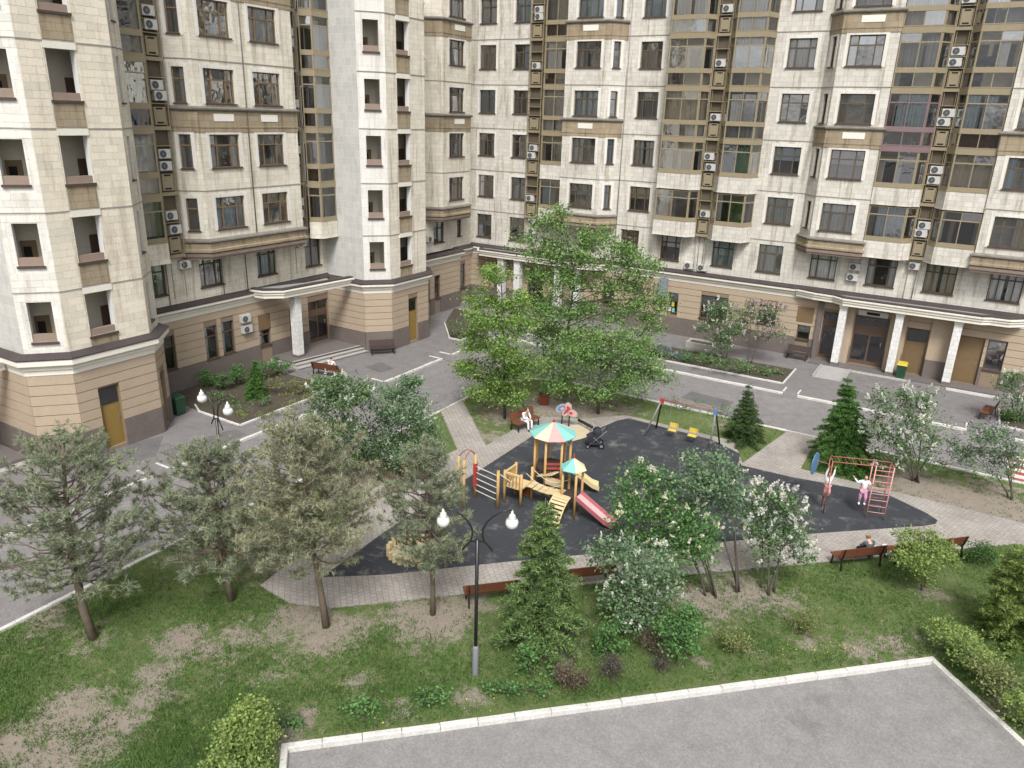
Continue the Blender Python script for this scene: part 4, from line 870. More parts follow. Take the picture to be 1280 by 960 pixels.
def MB_door(w, h, mat, kind):
    mb = MB(); y0, y1 = .14, .19
    if kind == 'solid': mb.box(0, y0, 0, w, y1, h); mb.box(.10, y0-.012, .15, w-.10, y0, h*.45); mb.box(.10, y0-.012, h*.52, w-.10, y0, h-.15)
    elif kind == 'top': mb.box(0, y0, 0, w, y1, h*.70); mb.box(0, y0, h*.97, w, y1, h); mb.box(0, y0, h*.70, .06, y1, h*.97); mb.box(w-.06, y0, h*.70, w, y1, h*.97); mb.box(.12, y0-.012, .2, w-.12, y0, h*.62)
    elif kind == 'glazed': mb.box(0, y0, 0, w, y1, .25); mb.box(0, y0, .25, .08, y1, h); mb.box(w-.08, y0, .25, w, y1, h); mb.box(.08, y0, .25+h*.62, w-.08, y1, h*.84); mb.box(.08, y0, h*.97, w-.08, y1, h)
    else:
        mb.box(0, y0, 0, w, y1, .30); mb.box(0, y0, .3, .10, y1, h); mb.box(w-.10, y0, .3, w, y1, h); mb.box(w/2-.06, y0, .3, w/2+.06, y1, h); mb.box(.10, y0, .3+h*.52, w/2-.06, y1, h*.80); mb.box(w/2+.06, y0, .3+h*.52, w-.1, y1, h*.80); mb.box(.10, y0, h*.97, w/2-.06, y1, h); mb.box(w/2+.06, y0, h*.97, w-.1, y1, h)
    return mb.mesh('door', [mat])
# right wing
rdoors = {0: [(x+37.3, x+w_+37.3, .15, 3.35) for x, w_ in ((-31.5, 1.5),)]+[(-7.95+37.3, -6.9+37.3, .15, 3.45), (-5.95+37.3, -3.85+37.3, .15, 3.5), (-2.75+37.3, -1.45+37.3, .12, 3.2), (.15+37.3, 1.65+37.3, .10, 3.18)]}
rwins = {0: [(x+37.3, x+w_+37.3, a, b) for x, w_, a, b in ((-34.8, .9, 1.5, 3.4), (-24.6, 1.0, 1.4, 3.3), (-19.1, .75, 1.68, 3.2), (-16.6, 2.0, 1.6, 3.35), (-12.3, 1.2, 1.9, 3.3), (-9.54, .85, 1.2, 2.2), (1.85, 1.0, 1.2, 3.15), (5.4, 1.0, 1.2, 3.15))]}
H = ground_storey(RROOT, [PR(-37.3, .05), PR(13, .05)], rdoors, rwins)[0]
for (a, b, c, d) in rwins[0]:
    window(RROOT, *H, a, c, b-a, d-c, 'shop' if b-a > 1.1 else 'slit', 'frame_brown', None, random.choice(['none', 'full', 'blind']), 'cloth_blue')
for (a, b, c, d), (mat, kind, lb) in zip(rdoors[0], (('door_brown', 'double', 'dark double door under the back canopy'), ('door_brown', 'glazed', 'tall glazed panel left of the main entrance'), ('door_brown', 'double', 'glazed double door of the main entrance'), ('door_tan', 'top', 'brown door with a dark glazed top behind the green bin'), ('door_tan', 'solid', 'plain brown door at the right end'))):
    door(RROOT, *H, a, c, b-a, d-c, mat, kind, label=lb)
mb = MB(); p = PR(-9.75, .12); mb.box(-9.7, 54.5-.10, 2.45, -8.6, 54.5-.085, 3.55); mb.obj('blind_panel', ['door_tan'], RROOT)
for a, b in ((-8.35, -8.0), (-6.85, -6.0), (-3.8, -2.8), (-1.4, .1)):
    mb = MB(); mb.box(a+.02, 54.22, 0.0, b-.02, 54.40, 4.08, 0); mb.obj('pier', ['stucco' if a > -2 else 'dado_stone' if a < -8 else 'stucco'], RROOT)
mb = MB(); mb.box(-1.37, 54.17, -.02, .07, 54.218, 1.3); mb.obj('dado', ['dado_stone'], RROOT)
mb = MB(); mb.box(-5.8, 54.25, 3.58, -4.0, 54.37, 3.92, 0); mb.box(-5.3, 54.235, 3.66, -4.5, 54.249, 3.84, 1); mb.obj('entrance_lamp_box', ['ac_white', 'slot_black'], RROOT)
# left wing
lp = [PL(-6, .05), PL(15.55, .05), (-34.0, 15.6), (-32.78, 16.97), (-32.78, 20.88), (-33.95, 22.18), (-37.25, 22.18)]
ld = {3: [(.95, 1.95, .15, 3.15)], 4: [(.45, 1.25, .1, 2.9)]}
Hs = ground_storey(LROOT, lp, ld, {}, (4.15, 4.95))
door(LROOT, *Hs[3], .95, .15, 1.0, 3.0, 'door_ochre', 'top', label='ochre door in the front tower'); door(LROOT, *Hs[4], .45, .1, .8, 2.8, 'door_ochre', 'top')
mb = MB(); p0, t, n = Hs[3]; mb.box(0, -.09, .35, .34, -.071, .66); link('vent_grille', mb.mesh('vent_grille', ['cloth_brown']), LROOT, mtx=wall_matrix(LROOT, p0, t, n, .25, 0))
lw = {0: [(u-22.18, u+w_-22.18, a, b) for u, w_, a, b in ((24.1, .95, 1.32, 3.3), (27.03, .87, 1.28, 3.3), (28.22, .87, 1.33, 3.34), (30.97, .88, 1.2, 2.2))]}
ldr = {0: [(33.5-22.18, 34.5-22.18, .35, 3.1), (35.15-22.18, 37.0-22.18, .35, 3.25)]}
H0 = ground_storey(LROOT, [PL(22.18, .05), PL(37.12, .05)], ldr, lw)[0]
for (a, b, c, d) in lw[0]: window(LROOT, *H0, a, c, b-a, d-c, 'slit', 'frame_brown', None, 'none' if a < 2 else 'left', 'cloth_white')
door(LROOT, *H0, ldr[0][0][0], .35, 1.0, 2.75, 'door_brown', 'glazed'); door(LROOT, *H0, ldr[0][1][0], .35, 1.85, 2.9, 'door_brown', 'double', label='glazed double door under the left canopy')
mb = MB(); mb.box(-.02, -.02, 2.28, .92, -.002, 3.25); p0, t, n = H0; link('blind_panel', mb.mesh('blind_panel', ['door_tan']), LROOT, mtx=wall_matrix(LROOT, p0, t, n, 30.95-22.18, 0) @ Matrix.Translation((0, -.04, 0)))
t2p = [(-37.25, 37.12), (-34.0, 37.12), (-32.78, 38.47), (-32.78, 42.43), (-34.0, 43.75), (-36.5, 43.75), (-36.5, 51.6), (-37.25, 51.6), (-37.25, 54.4)]
t2d = {2: [(1.75, 2.75, .12, 3.25)]}; t2w = {5: [(3.0, 3.75, 1.25, 3.1), (4.35, 5.1, 1.25, 3.1)], 7: [(1.2, 1.9, 1.2, 3.3)]}
Ht = ground_storey(LROOT, t2p, t2d, t2w, (4.0, 4.7))
door(LROOT, *Ht[2], 1.75, .12, 1.0, 3.13, 'door_ochre', 'top', label='ochre door in the far tower')
for i in t2w:
    for (a, b, c, d) in t2w[i]: window(LROOT, *Ht[i], a, c, b-a, d-c, 'slit', 'frame_brown', None, 'none')

# ---- entrance canopies
def canopy(root, poly_front, zt, columns, colbase=.12, thick=.42):
    """poly_front: plan points of the free edge from wall to wall"""
    mb = MB(); mb.prism(poly_front, zt-thick, zt-.06, 1)
    mb.sweep(poly_front, [(.0, zt-thick-.02), (.05, zt-thick-.02), (.05, zt-.26), (.12, zt-.22), (.12, zt-.14), (.20, zt-.05), (.20, zt+.02), (.02, zt+.02)], 0)
    mb.obj('canopy', ['cornice_white', 'stucco'], root)
    r = MB(); r.prism(offset(poly_front, -.05), zt-.055, zt+.06, 1); r.sweep(poly_front, [(.03, zt+.025), (.03, zt+.13), (-.28, zt+.13), (-.28, zt+.03)], 0); r.obj('canopy_roof', ['roof_metal', 'roof_felt'], root)
    for (x, y, wd) in columns:
        c = MB(); c.box(x-wd/2, y-wd/2, colbase+.18, x+wd/2, y+wd/2, zt-thick-.01, 0); c.box(x-wd/2-.02, y-wd/2-.02, colbase-.05, x+wd/2+.02, y+wd/2+.02, colbase+.179, 1); c.box(x-wd/2-.04, y-wd/2-.04, zt-thick-.20, x+wd/2+.04, y+wd/2+.04, zt-thick-.011, 2)
        c.obj('column', ['marble_tile', 'dado_stone', 'cornice_white'], root)
canopy(RROOT, [(-9.9, 54.2), (-8.7, 53.75), (-7.4, 53.6), (-6.7, 53.1), (1.2, 53.1), (1.6, 53.4), (2.6, 53.45), (3.4, 54.2)], 4.72, [(-6.65, 53.55, .46), (-3.25, 53.55, .46), (.05, 53.55, .46)])
canopy(RROOT, [(-36.2, 54.2), (-35.6, 53.2), (-26.4, 53.2), (-25.0, 53.6), (-24.2, 54.2)], 4.66, [(-33.6, 53.65, .55), (-32.0, 53.65, .55), (-28.2, 53.65, .55), (-26.6, 53.65, .55)])
canopy(LROOT, [(-37.2, 30.6), (-36.3, 30.75), (-35.45, 31.55), (-34.9, 37.05)], 4.93, [(-35.85, 32.8, .50)], .35)
canopy(LROOT, [(-37.2, 9.0), (-35.3, 9.4), (-35.3, 15.4)], 4.7, [(-35.8, 9.9, .5)], .3)
# porches and steps
def steps(root, quads, name='step'):
    for poly, z in quads: mb = MB(); mb.prism(poly, -.02, z); mb.obj(name, ['step_stone'], root)
for k, (o, z) in enumerate(((.0, .36), (.36, .24), (.72, .12))):
    mb = MB(); mb.prism([(-37.2, 31.75-o*.4), (-35.25+o, 31.75-o*.4), (-34.35+o, 37.0), (-37.2, 37.0)], -.02+.001*k, z); mb.obj('porch' if k == 0 else 'step', ['porch_tile' if k == 0 else 'step_stone'], LROOT)
    e = MB(); e.bar((-35.27+o, 31.75-o*.4, z+.012), (-34.37+o, 36.98, z+.012), .14, .03); e.obj('step_edge', ['kerb_grey'], LROOT)
mb = MB(); mb.prism([(-8.2, 53.1), (3.0, 53.1), (3.0, 54.4), (-8.2, 54.4)], -.02, .12); mb.obj('porch', ['porch_tile'], RROOT)
mb = MB(); mb.prism([(-7.0, 52.75), (-1.9, 52.75), (-1.9, 53.09), (-7.0, 53.09)], -.02, .06); mb.obj('step', ['step_stone'], RROOT)
mb = MB(); mb.hexa([(-7.3, 50.2, -.02), (-5.6, 50.2, -.02), (-5.6, 52.9, -.02), (-7.3, 52.9, -.02)], [(-7.3, 50.2, .01), (-5.6, 50.2, .01), (-5.6, 52.9, .11), (-7.3, 52.9, .11)]); mb.obj('access_ramp', ['kerb_grey'], RROOT)
for x in (-7.42, -5.58): mb = MB(); mb.box(x, 50.1, -.02, x+.12, 52.9, .16); mb.obj('ramp_edge', ['kerb_grey'], RROOT)
mb = MB(); mb.box(-2.0, 50.6, -.02, -1.88, 53.0, .15); mb.obj('ramp_edge', ['kerb_grey'], RROOT)
mb = MB(); mb.box(.15, 52.55, -.02, 3.1, 52.7, .14); mb.obj('porch_edge', ['kerb_white'], RROOT)
mb = MB(); mb.prism([(-37, 10), (-34.6, 10), (-34.6, 15.3), (-37, 15.3)], -.02, .3); mb.obj('porch', ['porch_tile'], LROOT)
mb = MB(); mb.prism([(-34.59, 10), (-34.2, 10), (-34.2, 15.3), (-34.59, 15.3)], -.02, .15); mb.obj('step', ['step_stone'], LROOT)
for x, w_ in ((12.3, 1.6),): mb = MB(); mb.box(-37.22, x, .3, -37.12, x+w_, 3.0); mb.obj('door', ['door_brown'], LROOT)
# planter box by the right wing wall and things hung on the wall
t = thing('raised_planter', 'low grey stone planter box against the right wing wall', 'planter', (-15.2, 52.2, 0)); mb = MB(); mb.box(-1.3, -.6, -.02, 1.3, -.42, .42); mb.box(-1.3, .42, -.02, 1.3, .6, .42); mb.box(-1.3, -.42, -.02, -1.12, .42, .42); mb.box(1.12, -.42, -.02, 1.3, .42, .42); part(mb, 'wall', ['step_stone'], t); mb = MB(); mb.box(-1.12, -.42, 0, 1.12, .42, .34); part(mb, 'earth', ['soil'], t)
t = thing('hanging_sign', 'blank grey-blue box sign hung under the cornice above the shop window', 'sign', (-19.5, 54.1, 2.95)); mb = MB(); mb.box(-.32, -.12, 0, .32, .12, 1.3); part(mb, 'sign_box', ['sign_grey'], t); mb = MB(); mb.box(-.02, -.03, 1.3, .02, .5, 1.34); part(mb, 'arm', ['metal_grey'], t)
for x, z, mt in ((-19.0, 1.75, 'paper'), (-18.78, 2.15, 'play_yellow'), (-18.72, 1.72, 'roof_teal')):
    mb = MB(); mb.box(0, 0, 0, .2, .006, .32); o = mb.obj('poster', [mt]); o.location = (x, 54.36, z); tag(o, {'paper': 'white sheet stuck in the ground storey window under the grey sign', 'play_yellow': 'yellow sheet stuck in the ground storey window under the grey sign', 'roof_teal': 'teal sheet stuck in the ground storey window under the grey sign'}[mt], 'poster')
# ---------------------------------------------------------------- vegetation
def unit(a): return a/np.maximum(np.linalg.norm(a, axis=1, keepdims=True), 1e-9)
def leaf_quads(C, size, up=0.35, wide=0.34, out=None, bend=0.0):
    n = len(C); nr = RNG.normal(size=(n, 3)); nr[:, 2] = np.abs(nr[:, 2])*(1+up)+up
    if out is not None: nr += out*0.8
    nr = unit(nr); t = unit(np.cross(nr, RNG.normal(size=(n, 3)))); b = np.cross(nr, t)
    s = (size*RNG.uniform(.65, 1.3, n))[:, None]
    V = np.stack([C-t*s*.5, C+b*s*wide-nr*s*.06, C+t*s*.5-nr*s*.12, C-b*s*wide-nr*s*.06], 1).reshape(-1, 3)
    return V, np.arange(4*n).reshape(-1, 4)
def clump_points(lobes, per, spread, flat=0.7):
    """lobes: (centre, rx, rz, clumps) -> clump centres and leaf centres"""
    cs = []
    for c, rx, rz, k in lobes:
        d = unit(RNG.normal(size=(k, 3))); r = RNG.uniform(.15, 1, k)**.45
        cs.append(np.array(c)+d*np.array([rx, rx, rz])*r[:, None])
    cs = np.concatenate(cs); n = len(cs)
    cnt = RNG.integers(int(per*.5), int(per*1.5), n); idx = np.repeat(np.arange(n), cnt)
    sp = spread*RNG.uniform(.6, 1.3, n)
    P = cs[idx]+RNG.normal(size=(len(idx), 3))*sp[idx][:, None]*np.array([1, 1, flat])
    P[:, 2] = np.maximum(P[:, 2], .06)
    return cs, P
def lobes_px(base, L, jitter=0.6):
    out = []
    for x, y, rx, ry, k in L:
        bk = RNG.uniform(-1, 1)*jitter*rx/FPX*depth(over(x, y, base)); c = over(x, y, base, bk); d = depth(c)
        out.append((c, rx*d/FPX, ry*d/FPX*1.05, k))
    return out
def root_for(name, label, cat, base, group): return thing(name, label, cat, (base[0], base[1], 0), 0, group)
def shift(V, base): V = np.array(V, float); V[:, 0] -= base[0]; V[:, 1] -= base[1]; return V
def limb(mb, a, b, r0, r1, sag=.12, n=4):
    a, b = np.array(a), np.array(b); L = np.linalg.norm(b-a); pts = []
    off = RNG.normal(size=3)*L*.07
    for i in range(n+1):
        t = i/n; p = a+(b-a)*t+off*math.sin(math.pi*t); p[2] += sag*L*math.sin(math.pi*t); pts.append(p)
    mb.tube(pts, list(np.linspace(r0, r1, n+1)), 6)
def tree(name, label, cat, base, lobes, lmat, lsize=.13, per=34, spread=.24, trunk=None, r=.11, bark='bark_grey', stems=1, limbs=40, flowers=None, group=None, wide=.34, up=.35, trunkname='trunk', flat=.7):
    base = np.array([base[0], base[1], 0.0]); root = root_for(name, label, cat, base, group)
    cs, P = clump_points(lobes, per, spread, flat)
    V, F = leaf_quads(P, lsize, up, wide); link('crown', fast_mesh('crown', shift(V, base), F, lmat), root)
    tb = MB(); top = max(l[0][2] for l in lobes); cen = np.mean([l[0] for l in lobes], 0)
    ends = []
    for s in range(stems):
        a = base+(np.array([RNG.uniform(-.25, .25), RNG.uniform(-.25, .25), 0]) if stems > 1 else 0)
        l = lobes[s % len(lobes)][0] if stems > 1 else np.array([cen[0], cen[1], top])
        e = np.array(l)*(.9) + np.array([base[0], base[1], l[2]])*.1
        if trunk is not None and stems == 1: pts = [base-np.array([0, 0, .1])]+[np.array(q) for q in trunk]
        else:
            mid = a*.5+e*.5; mid[:2] = a[:2]*.62+e[:2]*.38; mid[:2] += RNG.normal(size=2)*.08; pts = [a-np.array([0, 0, .1]), a*.8+mid*.2, mid, e]
        tb.tube(pts, list(np.linspace(r, r*.25, len(pts))), 8); ends.append(pts)
    pick = cs[RNG.choice(len(cs), min(limbs, len(cs)), replace=False)]
    for c in pick:
        best = None
        for pts in ends:
            for k in range(len(pts)-1):
                for t in (.1, .35, .6, .85):
                    q = pts[k]+(pts[k+1]-pts[k])*t
                    if q[2] < c[2]-.15 and q[2] > .12*top:
                        d = np.linalg.norm(q-c)-.3*q[2]
                        if best is None or d < best[0]: best = (d, q)
        if best is not None: limb(tb, best[1], c, r*.28, r*.06, .05, 3)
    if not tb.v: tb.tube([base, base+np.array([0, 0, .3])], .02)
    tb.v = [tuple(q) for q in shift(tb.v, base)]
    part(tb, trunkname, [bark], root, True)
    if flowers:
        fm, nf, fs = flowers; ctr = np.array([l[0] for l in lobes])
        prob = RNG.choice(len(cs), nf); c = cs[prob]; near = ctr[np.argmin(np.linalg.norm(c[:, None]-ctr[None], axis=2), axis=1)]
        o = unit(c-near+np.array([0, 0, .25])+RNG.normal(size=c.shape)*.25); c = c+o*spread*1.05
        ax = unit(o*.6+np.array([0, 0, .8])+RNG.normal(size=c.shape)*.35); m = 26
        t = RNG.uniform(0, 1, (nf, m, 1)); rad = (1-t)*.42*fs*RNG.uniform(.5, 1, (nf, m, 1))
        Q = c[:, None]+ax[:, None]*t*fs*1.1+unit(RNG.normal(size=(nf*m, 3))).reshape(nf, m, 3)*rad
        V, F = leaf_quads(Q.reshape(-1, 3), fs*.33, .2, .5); link('blossom', fast_mesh('blossom', shift(V, base), F, fm), root)
    return root

def maple(label, bpx, L, mat, trunk_px, r=.10, **k):
    b = at(*bpx); tr = [over(x, y, b) for x, y in trunk_px]
    return tree('maple_tree', label, 'tree', b, lobes_px(b, L), mat, trunk=tr, r=r, group='maples on the corner lawn', **k)
maple('slim light green maple with airy tiers beside the red planter', (631, 522), [(622, 342, 22, 14, 16), (600, 372, 22, 14, 16), (640, 372, 24, 16, 18), (618, 398, 34, 14, 24), (655, 402, 20, 14, 14), (594, 425, 24, 12, 18), (634, 430, 34, 16, 26), (588, 462, 20, 12, 14), (618, 465, 34, 16, 26), (655, 460, 26, 16, 20), (600, 488, 18, 8, 10), (640, 492, 30, 10, 16)], 'leaf_maple_light', [(631, 480), (629, 420), (626, 335)], .085, lsize=.14, per=92, spread=.28, flat=.55, wide=.27)
maple('tallest maple with a broad open crown nearest the back canopy', (706, 490), [(684, 280, 20, 14, 14), (700, 262, 8, 6, 4), (668, 310, 26, 16, 18), (712, 312, 30, 18, 22), (744, 298, 24, 12, 16), (770, 320, 28, 16, 18), (800, 335, 24, 16, 16), (690, 345, 38, 18, 26), (742, 345, 38, 20, 28), (788, 368, 32, 20, 24), (822, 378, 16, 12, 10), (700, 385, 40, 20, 28), (755, 390, 40, 20, 28), (690, 425, 32, 18, 20), (812, 410, 20, 16, 12), (730, 430, 34, 18, 20), (668, 390, 24, 18, 14), (675, 455, 26, 16, 14)], 'leaf_maple', [(704, 450), (712, 400), (718, 340), (700, 268)], .12, lsize=.155, per=92, spread=.36, limbs=70, flat=.6, wide=.27)
maple('low wide maple leaning over the lawn beside the swing', (748, 516), [(738, 428, 38, 18, 24), (785, 432, 32, 18, 22), (712, 452, 34, 18, 22), (760, 458, 44, 18, 28), (800, 455, 28, 16, 18), (825, 468, 14, 10, 8), (700, 480, 22, 10, 12), (745, 482, 34, 10, 18), (790, 480, 30, 9, 14)], 'leaf_maple', [(748, 490), (752, 455), (756, 420)], .10, lsize=.145, per=86, spread=.31, flat=.6, wide=.27)

def lilac(label, bpx, L, fl, mat='leaf_lilac', stems=4, r=.05, per=56, lsize=.105, **k):
    b = at(*bpx); return tree('lilac_bush', label, 'lilac', b, lobes_px(b, L), mat, lsize=lsize, per=per, spread=.22, r=r, stems=stems, limbs=30, flowers=fl, group='lilacs round the courtyard', **k)
lilac('white lilac behind the olive pine, its crown over the road kerb', (478, 600), [(410, 485, 22, 16, 24), (440, 492, 28, 20, 34), (405, 520, 26, 22, 28), (435, 540, 34, 24, 36), (395, 550, 20, 20, 20), (430, 565, 28, 16, 20)], ('petal_white', 120, .2), 'leaf_lilac', per=80)
lilac('grey-green lilac with few white blooms rising over the red planter', (497, 598), [(510, 482, 14, 12, 14), (480, 500, 28, 18, 28), (515, 512, 28, 18, 28), (500, 540, 36, 22, 40), (465, 555, 28, 20, 26), (505, 568, 30, 18, 26), (537, 538, 14, 14, 10)], ('petal_white', 55, .18), 'leaf_blue', per=80)
lilac('large cream flowering lilac at the edge of the rubber pad', (888, 740), [(800, 598, 22, 14, 14), (826, 605, 24, 16, 16), (790, 630, 28, 20, 20), (830, 640, 38, 26, 34), (860, 655, 36, 22, 28), (795, 660, 26, 18, 16), (875, 680, 34, 16, 22), (835, 675, 34, 18, 22)], ('petal_cream', 170, .19), 'leaf_green', 5)
lilac('tall plain green lilac behind the cream flowering one', (922, 735), [(885, 578, 26, 12, 16), (868, 600, 22, 16, 14), (905, 605, 28, 20, 22), (885, 625, 28, 18, 18), (918, 632, 20, 18, 14)], ('petal_cream', 8, .2), 'leaf_blue', 3)
lilac('white flowering lilac on thin crooked stems beside the benches', (958, 738), [(958, 625, 22, 14, 14), (985, 630, 18, 14, 12), (950, 655, 22, 16, 14), (985, 665, 24, 18, 16), (1000, 690, 16, 14, 8), (960, 685, 22, 12, 10)], ('petal_white', 170, .22), 'leaf_lilac', 4)
lilac('low rounded lilac with small white blooms beside the spruce', (795, 788), [(760, 690, 20, 14, 14), (790, 700, 36, 22, 30), (830, 705, 22, 16, 14), (775, 735, 30, 20, 22), (815, 740, 30, 20, 22), (790, 765, 26, 14, 16)], ('petal_white', 90, .16), 'leaf_blue', 4)
lilac('big white lilac between the green spruce and the road', (1148, 602), [(1120, 500, 26, 16, 18), (1150, 500, 22, 16, 16), (1095, 530, 22, 18, 16), (1130, 535, 38, 22, 32), (1170, 535, 20, 20, 14), (1110, 565, 32, 18, 24), (1150, 570, 26, 14, 16)], ('petal_white', 150, .24), 'leaf_lilac', 5)
lilac('thin white lilac before the red and white crossing', (1262, 622), [(1225, 545, 20, 12, 14), (1250, 548, 22, 14, 16), (1205, 565, 20, 14, 12), (1240, 575, 34, 16, 24), (1270, 565, 14, 14, 10)], ('petal_lilac', 80, .2), 'leaf_blue', 3)
lilac('dark leaved lilac at the frame edge beside the brown bench', (1272, 528), [(1262, 478, 14, 14, 12), (1282, 482, 22, 18, 18), (1268, 505, 18, 12, 12)], ('petal_white', 40, .2), 'leaf_lilac', 3)
lilac('pale flowering lilac in the back bed, darker of two', (903, 455), [(895, 388, 14, 10, 16), (912, 388, 14, 10, 16), (888, 410, 16, 14, 22), (912, 412, 20, 16, 30), (900, 430, 18, 12, 16)], ('petal_white', 70, .24), 'leaf_lilac', 3)
lilac('pinkish lilac in the back bed on two bare stems', (937, 455), [(938, 388, 16, 10, 12), (962, 392, 18, 12, 14), (945, 410, 22, 12, 14), (972, 412, 12, 12, 8)], ('petal_rose', 170, .26), 'leaf_lilac', 2, per=70)

def pine(label, bpx, trunk_px, cx, hw, ylo, nwhorl, mat, r=.12, t0=.30):
    b = at(*bpx); root = root_for('pine_tree', label, 'pine', b, 'young pines on the lawn'); tr = [b-np.array([0, 0, .1])]+[over(x, y, b) for x, y in trunk_px]
    tb = MB(); tb.tube([tr[0]]+tr[1:], list(np.linspace(r, .025, len(tr))), 9)
    seg = [np.linalg.norm(tr[i+1]-tr[i]) for i in range(len(tr)-1)]; tot = sum(seg)
    def along(t):
        s = t*tot
        for i, l in enumerate(seg):
            if s <= l or i == len(seg)-1: return tr[i]+(tr[i+1]-tr[i])*min(1, s/l)
            s -= l
    zlo = max(.8, over(bpx[0], ylo, b)[2]); top = tr[-1][2]; R = hw*depth(b)/FPX; tufts, dirs = [], []
    for wv in range(nwhorl):
        t = t0+(1-t0)*(wv+RNG.uniform(-.3, .3))/nwhorl; t = min(.985, max(t0, t)); o = along(t); f = (t-t0)/(1-t0)
        prof = (1-.86*f**1.6)*min(1, .62+1.6*f); nb = RNG.integers(4, 6); a0 = RNG.uniform(0, 6.28)
        for k in range(nb):
            a = a0+k*6.283/nb+RNG.uniform(-.4, .4); L = R*prof*RNG.uniform(.68, 1.12); rise = RNG.uniform(.02, .28)+.42*f
            pts = [o]
            for q in range(1, 6):
                u = q/5; pts.append(o+np.array([math.cos(a)*L*u, math.sin(a)*L*u, L*(rise*u+.10*u*u-.08*math.sin(3*u))])+RNG.normal(size=3)*L*.022)
            tb.tube(pts, list(np.linspace(.032*(1-.5*f)+.006, .007, 6)), 5)
            for q in range(1, 6):
                for side in range(2 if q < 5 else 3):
                    if RNG.random() < (.75, .45, .28, .15, .05)[q-1]: continue
                    sa = a+RNG.choice([-1, 1])*RNG.uniform(.35, 1.1); l2 = L*(.17+.20*(1-q/5))*RNG.uniform(.7, 1.3); s0 = pts[q]+(pts[q-1]-pts[q])*RNG.uniform(0, .8)
                    e = s0+np.array([math.cos(sa)*l2, math.sin(sa)*l2, l2*RNG.uniform(.1, .65)]); tb.tube([s0, e], [.009, .005], 3, cap=False)
                    m = max(2, int(l2/.075))
                    for g in range(m):
                        u = (g+1)/m
                        if u < .3 or RNG.random() < .16: continue
                        p = s0+(e-s0)*u; tufts.append(p+RNG.normal(size=3)*.05); dirs.append((e-s0)/max(l2, .01)+np.array([0, 0, .5]))
                        if RNG.random() < .35: tufts.append(p+RNG.normal(size=3)*.10); dirs.append(np.array([math.cos(a), math.sin(a), .7]))
    T = np.array(tufts); D = unit(np.array(dirs)); m = 22; n = len(T)
    nd = unit(RNG.normal(size=(n, m, 3)).reshape(-1, 3)*.85+np.repeat(D, m, 0)*.6); c = np.repeat(T, m, 0); ln = RNG.uniform(.10, .20, n*m)[:, None]; sd = unit(np.cross(nd, RNG.normal(size=nd.shape)))*.0085
    c = c+np.repeat(D, m, 0)*RNG.uniform(-.05, .04, (n*m, 1))
    V = np.stack([c-sd, c+sd, c+nd*ln], 1).reshape(-1, 3)
    # one island per tuft so that colour varies tuft by tuft
    link('crown', fast_mesh('crown', shift(V, b), np.arange(3*n*m).reshape(-1, 3), mat), root)
    tb.v = [tuple(q) for q in shift(tb.v, b)]; part(tb, 'trunk', ['bark_pine'], root, True)
pine('grey-green pine on a leaning trunk nearest the left road kerb', (117, 797), [(104, 760), (92, 700), (84, 640), (80, 590), (78, 545)], 80, 112, 740, 17, 'needle_grey', .15)
pine('dense green pine on a straight trunk, second from the left kerb', (289, 750), [(284, 715), (272, 660), (262, 610), (256, 560)], 250, 100, 740, 17, 'needle_grey')
pine('olive brown pine, bushiest of the four, beside the paved tip', (408, 783), [(402, 745), (392, 690), (382, 620), (374, 528)], 382, 104, 760, 21, 'needle_olive', .13, .36)
pine('narrow grey pine on a bare reddish trunk before the log ring', (541, 767), [(541, 735), (539, 690), (534, 630), (530, 556)], 530, 66, 730, 15, 'needle_grey', .10, .36)

